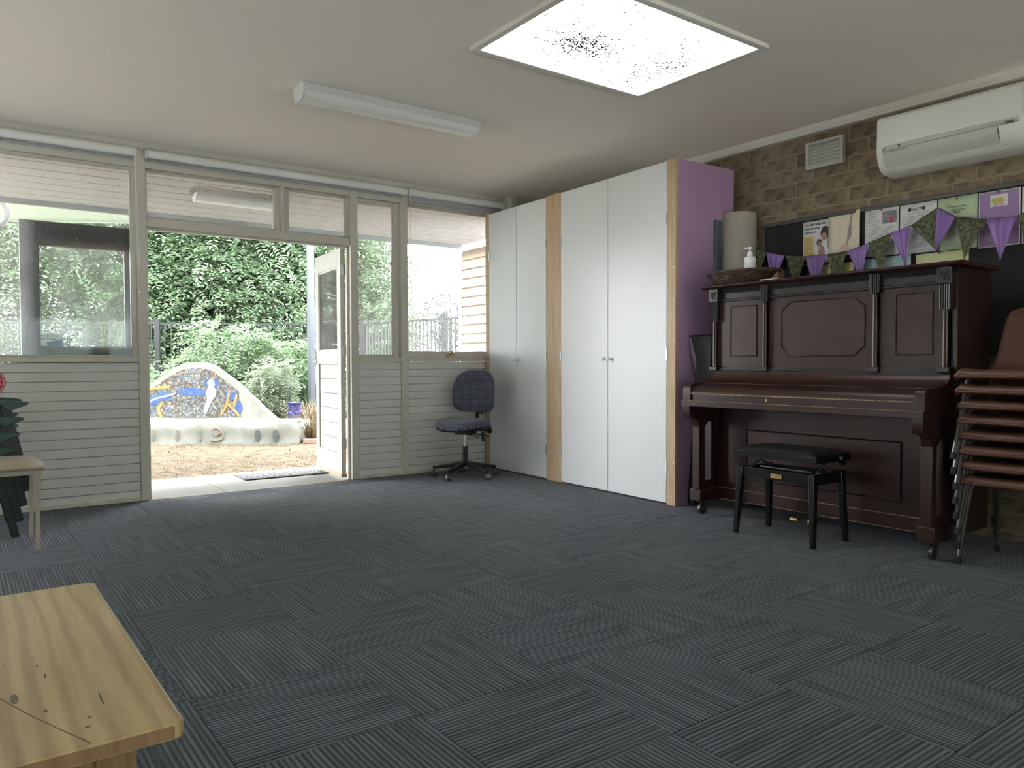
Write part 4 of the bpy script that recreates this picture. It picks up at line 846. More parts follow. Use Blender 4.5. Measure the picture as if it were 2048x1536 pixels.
# ------------------------------------------------------------------ stacked brown chairs (facing the room, right edge of the view)
def brown_chair(label):
    t = thing('stacking_chair', label, 'chair', (0, 0, 0), pi, local=True, group='brown chairs in the stack beside the piano')
    prof = spline([(.205, .398), (.222, .412), (.215, .428), (.17, .437), (.05, .428), (-.08, .420), (-.155, .432), (-.200, .475), (-.225, .56), (-.248, .66), (-.272, .76)], 3); n = len(prof) - 1
    def wd(s):     # half width along the profile
        if s < .62: return .225
        k = (s - .62) / .38; return .225 - .045 * k - (.10 * max(0, (k - .86) / .14) ** 2)
    def fn(u, v):
        i = min(int(u * n), n - 1); q = prof[i].lerp(prof[i + 1], u * n - i); a = v * 2 - 1; w_ = wd(u); e = abs(a) ** 5
        seatpart = max(0, 1 - max(0, (u - .45)) / .2) if u > .45 else 1
        return (q.x + (.03 * e * (1 - seatpart)) - .01 * (1 - a * a) * (1 - seatpart), a * w_, q.y + .010 * e * seatpart - .022 * max(0, (abs(a) - .93) / .07) * seatpart)
    MB().grid(fn, n, 24).build('shell', 'brown_plastic', t, solid=.006, ang=75)
    MB().tube([(.218, y, .408) for y in np.linspace(-.215, .215, 9)], .008, 8).build('front_lip', 'brown_plastic', t)
    for sy in (-1, 1):
        MB().tube(spline([(.205, sy * .235, .0), (.155, sy * .205, .34), (.145, sy * .19, .388), (.11, sy * .165, .402), (-.10, sy * .165, .402), (-.14, sy * .185, .388), (-.155, sy * .195, .34), (-.215, sy * .225, .0)], 3), .0105, 8).build('leg_frame', 'tube_grey', t)
        for x in (.205, -.215): MB().tube([(x + .004 * (1 if x > 0 else -1), sy * (.2355 if x > 0 else .2255), .0), (x - .002 * (1 if x > 0 else -1), sy * (.233 if x > 0 else .2245), .034)], .0145, 10).build('foot_cap', 'rubber', t)
    MB().tube([(.10, -.165, .400), (.10, .165, .400)], .008, 8).build('crossbar', 'tube_grey', t)
    return t
ordn = ['bottom', 'second', 'third', 'fourth', 'fifth', 'sixth', 'seventh', 'top']
bc0 = brown_chair('brown plastic stacking chair, bottom one of the stack beside the piano')
for k in range(8):
    loc = (4.215 - .0085 * k, 1.49, .0005 + .0745 * k); rz = pi + (0.02 if k in (2, 5) else -.005 * k)
    lab = 'brown plastic stacking chair, %s one of the stack beside the piano' % ordn[k] if k not in (1, 2, 3, 4, 5, 6) else 'brown plastic stacking chair, %s from the bottom of the stack beside the piano' % ordn[k]
    if k == 0: bc0.location = loc; bc0.rotation_euler = (0, 0, rz)
    else: copy_tree(bc0, loc, rz, lab)
# ------------------------------------------------------------------ stacked green garden chairs (left edge)
def green_chair(label):
    t = thing('garden_chair', label, 'chair', (0, 0, 0), 0, local=True, group='green garden chairs in the stack')
    def seat(u, v): return (-.21 + .42 * u, (-.19 + .38 * v) * (1.0 - .06 * (1 - u)), .36 - .025 * sin(pi * u) * sin(pi * v) + .012 * u)
    MB().grid(seat, 8, 8).build('seat', 'green_plastic', t, solid=.006, ang=70)
    def back(u, v): a = v * 2 - 1; return (-.21 - .12 * u + .03 * a * a, a * (.20 + .02 * u), .36 + .40 * u + .03 * u * (1 - a * a))
    MB().grid(back, 8, 8).build('backrest', 'green_plastic', t, solid=.006, ang=70)
    for sy in (-1, 1):
        arm = spline([(-.27, .530), (-.10, .528), (.08, .526), (.18, .524), (.245, .515), (.256, .505)], 3)
        top = [(p.x, p.y) for p in arm]; bot = [(.235, .494), (.20, .482), (.16, .462), (.12, .500), (-.1, .505), (-.27, .505)]
        MB().prism(top + bot, lambda p, q, s: (p, s, q), sy * .245 - .028, sy * .245 + .028).build('armrest', 'green_plastic', t, bevel=.006)
        MB().bar((.135, sy * .243, .525), (.245, sy * .258, 0), .030, .052, up=(1, 0, 0), h2=.040).build('front_leg', 'green_dark', t, bevel=.004)
        MB().bar((-.22, sy * .22, .40), (-.30, sy * .245, 0), .030, .050, up=(1, 0, 0), h2=.036).build('rear_leg', 'green_dark', t, bevel=.004)
        MB().box(.02, sy * .235 - .010, .36, .15, sy * .235 + .010, .505).build('side_web', 'green_plastic', t, bevel=.004)
    return t
gc0 = green_chair('green plastic garden chair, lowest of the stack at the left edge')
for k, nm in enumerate(('lowest', 'second lowest', 'second highest', 'topmost')):
    loc = (.045 + .022 * k, 5.52, .0005 + .088 * k); lab = 'green plastic garden chair, %s of the stack at the left edge' % nm
    if k == 0: gc0.location = loc
    else: copy_tree(gc0, loc, 0, lab)
# ------------------------------------------------------------------ beige vinyl chair
t = thing('padded_chair', 'beige vinyl padded chair with square cream legs at the left edge', 'chair', (.175, 4.985, 0), 0, local=True)
def pad2(u, v):
    x = u * 2 - 1; y = v * 2 - 1; r = (abs(x) ** 4 + abs(y) ** 4) ** .25 if (x or y) else 0
    m_ = max(abs(x), abs(y)); k = m_ / max(r, 1e-6) if r > 0 else 1
    return (x * .235 * min(1, k * 1.0 + .0), y * .232 * min(1, k), .452 + .036 * max(0, 1 - m_ ** 5) ** .5)
MB().grid(pad2, 18, 18).build('seat_cushion', 'beige_vinyl', t, ang=70)
MB().box(-.225, -.222, .437, .225, .222, .456).build('seat_board', 'beige_vinyl', t, bevel=.010, seg=3)
fr = MB(); fr.box(-.21, -.21, .412, .21, -.188, .438); fr.box(-.21, .188, .412, .21, .21, .438); fr.box(.188, -.188, .412, .21, .188, .438); fr.box(-.21, -.188, .412, -.188, .188, .438)
fr.build('seat_rail', 'cream_metal', t, bevel=.002)
for sx in (-1, 1):
    for sy in (-1, 1):
        MB().bar((sx * .196, sy * .198, .437), (sx * .188, sy * .205, 0), .024, .024, up=(1, 0, 0), w2=.020, h2=.020).build('leg', 'cream_metal', t, bevel=.002)
for sy in (-1, 1): MB().bar((-.20, sy * .198, .43), (-.27, sy * .20, .86), .022, .022, up=(1, 0, 0)).build('back_post', 'cream_metal', t, bevel=.002)
MB().hexa([(-.255, -.20, .62), (-.215, -.20, .615), (-.215, .20, .615), (-.255, .20, .62), (-.285, -.20, .86), (-.25, -.20, .86), (-.25, .20, .86), (-.285, .20, .86)]).build('backrest', 'beige_vinyl', t, bevel=.014, seg=3)
# ------------------------------------------------------------------ red sign
t = thing('round_sign', 'round red sign with white lettering on the boarded wall at the left edge', 'sign', (.205, YW - .004, .884))
MB().lathe([(.092, 0), (.092, .003)], 40, fn=lambda x, y, z: (.205 + x, YW - .0005 - z, .884 + y)).build('disc', 'red_sign', t)
MB().tube([(.205 + .084 * cos(2 * pi * i / 40), YW - .0038, .884 + .084 * sin(2 * pi * i / 40)) for i in range(40)], .0018, 5, closed=True).build('white_ring', 'print_white', t)
MB().box(.14, YW - .0042, .895, .272, YW - .0034, .899).box(.14, YW - .0042, .868, .272, YW - .0034, .872).box(.225, YW - .0042, .908, .262, YW - .0034, .913).box(.225, YW - .0042, .880, .262, YW - .0034, .885).build('print_bars', 'print_white', t)
# ------------------------------------------------------------------ pine table
t = thing('pine_table', 'worn pine coffee table in the foreground', 'table', (-.12, 1.70, 0))
xa, xb, ya, yb, zt = -.42, .283, 1.236, 2.170, .452
pl = [(xa, ya), (xb - .02, ya), (xb - .006, ya + .005), (xb, ya + .018), (xb, yb - .02), (xb - .006, yb - .006), (xb - .02, yb), (xa, yb)]
MB().prism([(xa, ya), (xb - .014, ya), (xb - .004, ya + .004), (xb, ya + .014), (xb, yb - .014), (xb - .004, yb - .004), (xb - .014, yb), (xa, yb)], lambda p, q, s: (p, q, s), zt - .028, zt).build('table_top', 'pine', t, bevel=.005, seg=3)
MB().box(xa, ya - .0007, zt - .0235, xb - .016, ya + .004, zt - .0045).build('end_grain', 'pine_end', t)
MB().box(xa + .06, ya + .055, zt - .115, xb - .065, ya + .075, zt - .028).box(xa + .06, yb - .075, zt - .115, xb - .065, yb - .055, zt - .028).build('end_apron', 'pine_end', t, bevel=.002)
MB().box(xb - .085, ya + .06, zt - .115, xb - .065, yb - .06, zt - .028).box(xa + .06, ya + .06, zt - .115, xa + .08, yb - .06, zt - .028).build('side_apron', 'pine_end', t, bevel=.002)
for x in (xa + .055, xb - .118):
    for y in (ya + .048, yb - .106): MB().box(x, y, 0, x + .058, y + .058, zt - .028).build('leg', 'pine_end', t, bevel=.004)
kn = MB()
for (kx, ky, rx_, ry_) in ((.075, 1.48, .006, .022), (.112, 1.40, .003, .005), (.165, 1.335, .003, .005), (.158, 1.30, .004, .003), (.02, 2.12, .009, .006), (.215, 2.11, .003, .003), (.118, 1.62, .002, .004), (.07, 1.66, .002, .003), (.19, 1.40, .0015, .03), (.125, 1.56, .002, .012)):
    kn.prism([(kx + rx_ * cos(2 * pi * i / 12), ky + ry_ * sin(2 * pi * i / 12)) for i in range(12)], lambda p, q, s: (p, q, s), zt - .0004, zt + .0003)
kn.build('knots_and_dents', 'knot', t)
MB().tube([(.04, 1.60, zt), (.055, 1.50, zt), (.09, 1.40, zt), (.13, 1.30, zt), (.155, 1.24, zt)], .0009, 5).build('scratch', 'knot', t)
# ------------------------------------------------------------------ office chair
OC = thing('office_chair', 'blue-grey checked fabric office chair on castors by the cupboards', 'chair', (3.645, 5.655, 0), math.atan2(-.55, -.83), local=True)
def uvgrid(o, fn_uv):
    me = o.data; uv = me.uv_layers.new(name='UVMap')
    for l in me.loops: uv.data[l.index].uv = fn_uv(me.vertices[l.vertex_index].co)
def sup(a, p=2.6):
    c_, s_ = cos(a), sin(a); return (math.copysign(abs(c_) ** (2 / p), c_), math.copysign(abs(s_) ** (2 / p), s_))
sm = MB(); V = []; F = []; N = 40; lay = [(.02, .043), (.5, .043), (.80, .040), (.93, .030), (.995, .010), (1.0, -.008), (.97, -.026), (.90, -.036), (.5, -.036), (.02, -.036)]
for s_, dz in lay:
    for i in range(N):
        cx, cy = sup(2 * pi * i / N); x = .252 * cx * s_ + .03; y = .228 * cy * s_ * (1 - .06 * max(0, -cx)); drop = -.030 * max(0, (x - .14) / .14) ** 2 * (1 if s_ > .3 else 0); V.append((x, y, .475 + dz + drop + .012 * (y / .23) ** 2 - .008))
for k in range(len(lay) - 1):
    for i in range(N): j = (i + 1) % N; F.append((k * N + i, k * N + j, (k + 1) * N + j, (k + 1) * N + i))
F.append(tuple(range(N))); F.append(tuple((len(lay) - 1) * N + i for i in range(N)))
o = sm.add(V, F).build('seat', 'fabric_blue', OC, ang=60); uvgrid(o, lambda c_: (c_.x + 1, c_.y + 1))
sh = MB(); V = []; F = []
for s_, z in ((1.0, .448), (.98, .434), (.85, .424), (.05, .422)):
    for i in range(N): cx, cy = sup(2 * pi * i / N); x = .251 * cx * s_ + .03; V.append((x, .226 * cy * s_, z - .022 * max(0, (x - .14) / .14) ** 2))
for k in range(3):
    for i in range(N): j = (i + 1) % N; F.append((k * N + i, k * N + j, (k + 1) * N + j, (k + 1) * N + i))
F.append(tuple(range(N))); sh.add(V, F).build('seat_shell', 'black_plastic', OC, ang=60)
# back rest: rounded top, narrower than the seat
def outl(i, N2=44):
    a = 2 * pi * i / N2; cx, cy = sup(a, 4.4 if sin(a) < 0 else 3.0); z = cy; w_ = .208 * (1 - .14 * max(0, z) ** 1.5); return cx * w_, .195 * z
V = []; F = []; N2 = 44; lay = [(.02, .030), (.6, .030), (.86, .026), (.97, .012), (1.0, -.004), (.97, -.020), (.88, -.028), (.02, -.028)]
for s_, d in lay:
    for i in range(N2):
        y, z = outl(i); y *= s_; z *= s_; bow = -.045 * (y / .2) ** 2; V.append((-.235 + d - bow - .10 * z - .02 * (z / .19) ** 2 + .0, y, .750 + z))
for k in range(len(lay) - 1):
    for i in range(N2): j = (i + 1) % N2; F.append((k * N2 + i, k * N2 + j, (k + 1) * N2 + j, (k + 1) * N2 + i))
F.append(tuple(range(N2))); F.append(tuple((len(lay) - 1) * N2 + i for i in range(N2)))
o = MB().add(V, F).build('backrest', 'fabric_blue', OC, ang=60); uvgrid(o, lambda c_: (c_.y + 1, c_.z + 1))
MB().tube(spline([(-.10, 0, .395), (-.22, 0, .395), (-.27, 0, .43), (-.275, 0, .55), (-.268, 0, .66)], 4), .020, 8).build('back_stem', 'black_plastic', OC)
MB().box(-.10, -.07, .375, .07, .07, .425).box(-.20, -.03, .375, -.10, .03, .41).build('mechanism', 'black_plastic', OC, bevel=.006)
MB().lathe([(.004, .17), (.024, .172), (.026, .20), (.02, .206)], 16, fn=lambda x, y, z: (-.19 + x, z - .03, .395 + y)).tube([(-.19, .03, .395), (-.19, .15, .395)], .007, 8).build('tension_knob', 'black_plastic', OC)
MB().tube([(.04, .07, .388), (.06, .20, .378)], .006, 8).bar((.06, .19, .378), (.07, .26, .372), .024, .008).tube([(.10, .05, .388), (.16, .16, .378)], .006, 8).bar((.155, .15, .378), (.175, .20, .374), .022, .008).build('lever', 'black_plastic', OC)
MB().bar((-.16, .10, .385), (-.15, .11, .30), .020, .022).build('back_lever', 'black_plastic', OC)
MB().tube([(-.28, .0, .545), (-.31, .02, .545)], .006, 8).ball((-.32, .03, .545), .014).build('back_knob', 'black_plastic', OC)
MB().lathe([(.0125, .25), (.0125, .385)], 16).build('gas_lift', 'chrome', OC)
MB().lathe([(.030, .10), (.024, .15), (.022, .265), (.018, .27)], 18).build('column_cover', 'black_plastic', OC)
for k in range(5):
    a = radians(64 + 72 * k); dx, dy = cos(a), sin(a)
    ar = MB(); ar.bar((dx * .015, dy * .015, .118), (dx * .16, dy * .16, .092), .056, .042, w2=.042, h2=.032); ar.bar((dx * .155, dy * .155, .093), (dx * .295, dy * .295, .074), .042, .032, w2=.032, h2=.024)
    A_ = ar.build('base_arm', 'black_plastic', OC, bevel=.006)
    cxx, cyy = dx * .285, dy * .285; b_ = a + .9 * ((-1) ** k); ex, ey = cos(b_), sin(b_)
    ck = MB()
    for s_ in (-1, 1): ck.lathe([(.010, .004), (.024, .004), (.026, .008), (.026, .018), (.020, .022)], 18, fn=lambda x, y, z, s_=s_: (cxx + .012 * ex + x * ex - ey * z * s_, cyy + .012 * ey + x * ey + ex * z * s_, .0262 + y))
    ck.tube([(cxx, cyy, .03), (cxx, cyy, .078)], .008, 8)
    ck.build('castor', 'tube_grey', A_)
# ------------------------------------------------------------------ verandah outside
GZ = -0.06
struct(MB().box(-40, YW + .1, GZ - .3, 60, 90, GZ).build('ground', 'mulch'), 'dry straw-coloured garden ground')
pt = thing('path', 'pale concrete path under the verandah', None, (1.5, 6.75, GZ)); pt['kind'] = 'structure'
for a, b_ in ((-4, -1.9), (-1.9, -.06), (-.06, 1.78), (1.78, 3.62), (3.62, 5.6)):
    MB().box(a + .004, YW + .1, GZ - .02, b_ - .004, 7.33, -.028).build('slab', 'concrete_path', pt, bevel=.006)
struct(MB().box(-12, YB - .1, GZ - .05, XL - .12, YW + 6, GZ + .02).build('side_bounce_ground', 'bounce_ground'), 'unseen pale ground beside the building, added to bounce light indoors')  # added reflector: throws daylight up through the side doors to the ceiling
struct(MB().box(-9.2, YB - 2, GZ, -9.0, YW + 8, 4.6).build('side_sky_block', 'fascia_paint'), 'unseen dark wall beside the building, added to block the low sky')  # added out of view to keep low sky light off the floor
struct(MB().box(-12, -12, GZ - .05, 12, YB - .12, GZ + .021).build('rear_bounce_ground', 'bounce_ground'), 'unseen pale ground behind the building, added to bounce light indoors')  # added reflector for the openings behind the camera
struct(MB().box(-12, -9.7, GZ, 12, -9.5, 4.8).build('rear_sky_block', 'fascia_paint'), 'unseen dark wall behind the building, added to block the low sky')  # added blocker: hides the horizon sky from the rear openings
sf = struct(MB().box(-5, YW + .1, 2.464, 5.1, 8.0, ZC + .33).build('soffit', 'gap_dark'), 'boarded verandah soffit outside the windows')
for k in range(7):
    ya_ = YW + .11 + k * .25; o = MB().box(-5, ya_ + .009, 2.45, 5.1, ya_ + .241, 2.464).build('soffit_board', 'soffit_paint', bevel=.003); o.parent = sf
fo = MB().box(-5, 7.96, 2.405, 5.1, 8.0, 2.70).build('fascia', 'fascia_paint'); fo.parent = sf
t = thing('verandah_light', 'short white batten light under the verandah soffit with dirt around it', 'outdoor light', (2.03, 6.82, 2.45))
MB().box(1.70, 6.76, 2.42, 2.365, 6.88, 2.45).build('body', 'batten_body', t, bevel=.004)
MB().prism([(-.065, 0)] + arc(12, .065, .05) + [(.065, 0)], lambda p, q, s: (s, 6.82 + p, 2.42 + q), 1.69, 2.375).build('diffuser', 'batten_diffuser', t, ang=50)
dm = MB(); rr = random.Random(11)
dm.prism([(1.66 + .0, 6.60), (1.75, 6.55), (2.0, 6.57), (2.2, 6.55), (2.40, 6.58), (2.41, 6.93), (1.68, 6.93), (1.64, 6.75)], lambda p, q, s: (p, q, s), 2.4475, 2.4498)
for k in range(160): px, py = rr.uniform(1.62, 2.42), rr.gauss(6.66, .08); dm.bar((px, py, 2.4475), (px + rr.uniform(-.03, .03), py + rr.uniform(-.02, .02), 2.446), .006, .002)
o = dm.build('cobwebs_and_dirt', 'cobweb_dirt', t); o['kind'] = 'stuff'
t = thing('doormat', 'dark patterned rubber doormat on the path outside the door', 'doormat', (2.45, 6.95, -.028), radians(-2), local=True)
MB().box(-.37, -.19, 0, .40, .19, .012).build('base', 'mat_rubber', t, bevel=.003)
pp = MB(); rr = random.Random(4)
for i in range(10):
    for j in range(4):
        cx, cy = -.31 + i * .072, -.13 + j * .085; rd = .022 + .008 * ((i + j) % 2); pp.tube([(cx + rd * cos(2 * pi * q / 10), cy + rd * sin(2 * pi * q / 10), .013) for q in range(10)], .005, 4, closed=True)
MATS['mat_pale'] = mat('mat_pale', (0.30, 0.31, 0.32), 0.9); pp.build('raised_pattern', 'mat_pale', t)
sb = []; rr = np.random.default_rng(5); n = 9000
px = rr.uniform(-.5, 5.0, n); py = 7.34 + 3.6 * rr.random(n) ** 1.3; a = rr.uniform(0, pi, n); ln = rr.uniform(.015, .06, n); w_ = rr.uniform(.002, .006, n); zz = GZ + rr.uniform(.001, .018, n)
c_, s_ = np.cos(a), np.sin(a); til = rr.uniform(-.012, .012, n)
V = np.stack([np.stack([px - c_ * ln - s_ * w_, py - s_ * ln + c_ * w_, zz - til], 1), np.stack([px - c_ * ln + s_ * w_, py - s_ * ln - c_ * w_, zz - til], 1), np.stack([px + c_ * ln + s_ * w_, py + s_ * ln - c_ * w_, zz + til + .002], 1), np.stack([px + c_ * ln - s_ * w_, py + s_ * ln + c_ * w_, zz + til + .002], 1)], 1).reshape(-1, 3)
me = rawmesh('straw_mulch', V, np.arange(4 * n).reshape(-1, 4)); me.materials.append(MATS['dry_grass']); o = bpy.data.objects.new('straw_mulch', me); COL.objects.link(o); tag(o, 'loose dry straw mulch covering the garden ground', 'mulch', kind='stuff')
# ------------------------------------------------------------------ mosaic bench (local x runs to the left along the front, y to the back)
B = thing('mosaic_bench', 'curved white rendered garden bench with a mosaic back', 'bench', (3.62, 9.65, GZ), radians(180 - 38), local=True)
# local +x = towards the left end, local -y = away from the house
bz = -GZ
def sq(u, v):
    prof = [(0.0, 0.0), (-.012, .10), (0.0, .22), (-.012, .275), (-.05, .302), (-.12, .312), (-.50, .318)]
    i = min(int(v * 6), 5); f_ = v * 6 - i; y = prof[i][0] + (prof[i + 1][0] - prof[i][0]) * f_; z = prof[i][1] + (prof[i + 1][1] - prof[i][1]) * f_
    x = 4.2 * u; wob = .018 * sin(x * 3.1) + .012 * sin(x * 7.3 + v * 4)
    e = max(0, 1 - u * 4.2 / .14); return (x + .05 * e * (1 - (1 - e) ** 2) * (v > .5), y - wob * .8 - .10 * e ** 2, z + .008 * sin(x * 5 + v * 3) * (v > .4) - .03 * e ** 2 * (v > .55))
MB().grid(sq, 80, 18).build('seat', 'lime_render', B, ang=80)
MB().add([(0.02, -.10, 0), (0.06, -.11, .20), (0.09, -.14, .26), (.0, -.52, .30), (-.03, -.52, 0)], [(0, 1, 2, 3, 4)]).build('seat_end', 'lime_render', B, solid=.02)
top = [(.45, .30), (.489, .33), (.625, .448), (.796, .613), (1.001, .804), (1.158, .921), (1.309, 1.031), (1.40, 1.065), (1.481, 1.079), (1.56, 1.082), (1.648, 1.073), (1.759, 1.039), (1.899, .964), (2.039, .875), (2.18, .787), (2.45, .66), (2.75, .50), (3.05, .36), (3.15, .30)]
tp = [tuple(v) for v in spline(top, 4)]
MB().prism(tp, lambda p, q, s: (p, s, q), -.66, -.50).build('back_wall', 'lime_render', B, bevel=.045, seg=4, ang=60)
inset = [(p, q - .075 - .0) for p, q in tp if .95 < p < 3.0]; inset = [(.93, .33)] + [(max(p, .86), max(q, .33)) for p, q in inset] + [(2.95, .33)]
mp = MB().prism(inset, lambda p, q, s: (p, s, q), -.502, -.494).build('mosaic_panel', 'mosaic', B)
def flat(poly, m, nm, d=0): return MB().prism(poly, lambda p, q, s: (p, s, q), -.4945 + d, -.4885 + d).build(nm, m, mp)
def strip(pts, w_, m, nm, d=0):
    L_, R_ = [], []; pts = spline(pts, 4)
    for k, p in enumerate(pts):
        q = (pts[min(k + 1, len(pts) - 1)] - pts[max(k - 1, 0)]).normalized(); L_.append((p.x - q.y * w_, p.y + q.x * w_)); R_.append((p.x + q.y * w_, p.y - q.x * w_))
    b = MB()
    for k in range(len(pts) - 1): b.prism([L_[k], L_[k + 1], R_[k + 1], R_[k]], lambda p, q, s: (p, s, q), -.4945 + d, -.4885 + d)
    return b.build(nm, m, mp)
strip([(2.42, .45), (2.22, .52), (2.05, .60), (1.90, .64)], .055, 'tile_blue', 'blue_river'); strip([(2.42, .47), (2.25, .50), (2.12, .58), (1.95, .62), (1.82, .66)], .012, 'tile_white', 'white_current', .003)
flat([(1.78, .72), (1.55, .74), (1.38, .70), (1.40, .63), (1.62, .62), (1.80, .66)], 'tile_blue', 'blue_water')
flat([(1.42, .82), (1.36, .88), (1.26, .86), (1.22, .78), (1.26, .73), (1.40, .75)], 'tile_blue', 'blue_crest_ground')
flat([(1.12, .70), (.98, .66), (.95, .60), (1.05, .56), (1.15, .62)], 'tile_blue', 'blue_sky_patch'); flat([(1.02, .52), (.93, .55), (.90, .45), (.94, .36), (1.04, .38), (1.06, .46)], 'tile_blue', 'blue_lower_patch')
flat([(1.385, .80), (1.345, .855), (1.29, .835), (1.27, .77), (1.30, .735), (1.36, .75)], 'tile_white', 'parrot_head', .002)
flat([(1.365, .755), (1.29, .745), (1.255, .70), (1.262, .62), (1.30, .575), (1.385, .58), (1.405, .66)], 'tile_white', 'parrot_body', .003)
flat([(1.375, .60), (1.29, .60), (1.345, .50), (1.385, .40), (1.43, .36), (1.425, .46)], 'tile_white', 'parrot_tail', .002)
flat([(1.33, .86), (1.30, .92), (1.315, .86), (1.275, .90), (1.295, .845)], 'tile_orange', 'parrot_crest', .004)
strip([(1.20, .37), (1.14, .45), (1.10, .56), (1.075, .70)], .016, 'tile_orange', 'orange_branch', .003); strip([(1.13, .53), (1.04, .46), (.98, .39), (.94, .34)], .018, 'tile_orange', 'orange_branch', .003); strip([(1.03, .45), (1.0, .53), (.975, .64)], .014, 'tile_orange', 'orange_branch', .003)
strip([(2.02, .34), (2.06, .44), (2.0, .54)], .018, 'tile_orange', 'orange_branch', .003); strip([(2.20, .72), (2.05, .735), (1.90, .75)], .02, 'tile_orange', 'orange_beak', .002)
dots = MB(); ctr = (1.585, .905)
for ring_, nn in ((.028, 8), (.052, 16), (.076, 24), (.10, 30)):
    for k in range(nn): a = 2 * pi * k / nn; dots.box(ctr[0] + ring_ * cos(a) - .006, -.493, ctr[1] + ring_ * sin(a) - .006, ctr[0] + ring_ * cos(a) + .006, -.487, ctr[1] + ring_ * sin(a) + .006)
dots.build('white_sun_dots', 'tile_white', mp); flat([(ctr[0] + .014 * cos(k), ctr[1] + .014 * sin(k)) for k in range(6)], 'tile_yellow', 'sun_centre', .002)
for k, (u, w2) in enumerate(((.28, .045), (.52, .040), (.78, .026), (1.27, .028), (1.57, .030), (1.9, .030))):
    me_ = MB()
    if k == 2: continue
    for q in range(9):
        z = .05 + q * .018; ww = w2 * math.sqrt(max(0.02, 1 - ((q - 4) / 4.6) ** 2)); yy = -.8 * (.018 * sin(u * 3.1) + .012 * sin(u * 7.3 + .8)); me_.box(u - ww, yy - .012, z, u + ww, yy + .008, z + .009)
    me_.build('leaf_motif', 'fascia_paint' if k < 2 else 'lime_render', B)
lz = MB(); lz.tube(spline([(1.12, .0, .20), (1.05, .0, .22), (.98, .0, .17), (.97, .0, .10), (1.03, .0, .06), (1.14, .0, .06)], 4), .010, 6).tube(spline([(1.10, .0, .15), (1.06, 0, .13), (1.0, .0, .16)], 4), .008, 6)
MATS['lime_brown'] = mat('lime_brown', (0.24, 0.20, 0.15), 0.9); lz.build('lizard_relief', 'lime_brown', B)
# ------------------------------------------------------------------ pot, edging, post
t = thing('blue_pot', 'tall glazed cobalt blue garden pot beside the bench', 'pot', (3.93, 10.55, GZ), 0, local=True)
MB().lathe([(.095, 0), (.095, .20), (.088, .34), (.085, .36), (.092, .365), (.092, .375), (.085, .38), (.078, .44), (.085, .475), (.100, .49), (.103, .51), (.092, .515), (.088, .49), (.08, .30)], 28).build('body', 'pot_blue', t, ang=40)
rb = MB()
for k in range(20): a = 2 * pi * k / 20; rb.bar((.094 * cos(a), .094 * sin(a), .02), (.087 * cos(a), .087 * sin(a), .35), .006, .006)
rb.build('flutes', 'pot_blue', t)
for k in range(4):
    o = MB().box(-.11, -.05, 0, .11, .05, .06).build('edging_brick', 'edging_brick', bevel=.006); o.location = (3.86 + .235 * k, 9.75 - .10 * k, GZ); o.rotation_euler = (0, 0, -.4 + .06 * k)
    tag(o, ('reddish edging brick nearest the end of the bench', 'second reddish edging brick from the bench end', 'third reddish edging brick from the bench end', 'reddish edging brick farthest from the bench, behind the door')[k], 'brick', 'edging bricks by the bench')
t = thing('sail_post', 'tall galvanised steel post behind the bench', 'post', (4.56, 11.5, GZ), 0, local=True)
MB().box(-.048, -.048, 0, .048, .048, 3.25).build('shaft', 'galvanised', t, bevel=.012); MB().box(-.065, -.065, 3.25, .065, .065, 3.28).build('cap', 'galvanised', t); MB().box(-.11, -.11, 0, .11, .11, .015).build('base_plate', 'galvanised', t)
# shade sail above the garden, beyond the verandah edge
def sail(u, v):
    A_ = Vector((-2.2, 8.7, 3.25)); B_ = Vector((-2.6, 12.2, 2.62)); C_ = Vector((3.9, 9.4, 3.6)); D_ = Vector((4.5, 11.45, 3.12))
    p = A_.lerp(C_, u).lerp(B_.lerp(D_, u), v); sag = sin(pi * u) * sin(pi * v) * .10 + .12 * sin(pi * u) * 0; q = p + Vector((0, 0, -sag)); q.y += -.12 * sin(pi * u) * (v - .5); return tuple(q)
t = thing('shade_sail', 'pale green shade sail stretched over the garden', 'shade sail', (1, 10, 3.0))
MB().grid(sail, 24, 12).build('cloth', 'shade_cloth', t, solid=.004, ang=80)
MB().tube([Vector(sail(k / 24, 1)) for k in range(25)], .012, 6).tube([Vector(sail(k / 24, 0)) for k in range(25)], .012, 6).build('edge_rope', 'shade_cloth', t)
t = MB(); t.tube([(.30 + .16 * cos(2 * pi * i / 28), 8.55, 2.42 + .15 * sin(2 * pi * i / 28)) for i in range(28)], .032, 8, closed=True)
t = t.build('hanging_ring', 'ring_grey', org=(.30, 8.55, 2.42)); tag(t, 'white hanging ring under the shade sail at the left edge', 'ring')
# ------------------------------------------------------------------ fence
def fence(label, A_, B_, posts, zt=1.70, sp=.105, grp='black bar fence'):
    A_ = Vector((A_[0], A_[1], 0)); B_ = Vector((B_[0], B_[1], 0)); L_ = (B_ - A_).length; d = (B_ - A_) / L_
    t = thing('bar_fence', label, 'fence', tuple(A_) [:2] + (GZ,), math.atan2(d.y, d.x), local=True); z0 = 0; zt -= GZ
    MB().box(0, -.018, zt - .035, L_, .018, zt).build('top_rail', 'fence_black', t); MB().box(0, -.018, .10, L_, .018, .135).build('bottom_rail', 'fence_black', t)
    bar = MB().box(-.009, -.009, .10, .009, .009, zt - .02).mesh('picket'); bar.materials.append(MATS['fence_black'])
    for k in range(int(L_ / sp)): inst(bar, 'picket', t, (sp * (k + .5), 0, 0))
    pb = MB().box(-.04, -.04, 0, .04, .04, zt + .06).mesh('post'); pb.materials.append(MATS['fence_black'])
    for s_ in posts: inst(pb, 'post', t, (s_ * L_, 0, 0))
    return t
fence('black bar fence running behind the bench', (-1.6, 15.95), (5.90, 12.50), (0.0, .27, .59, 1.0))
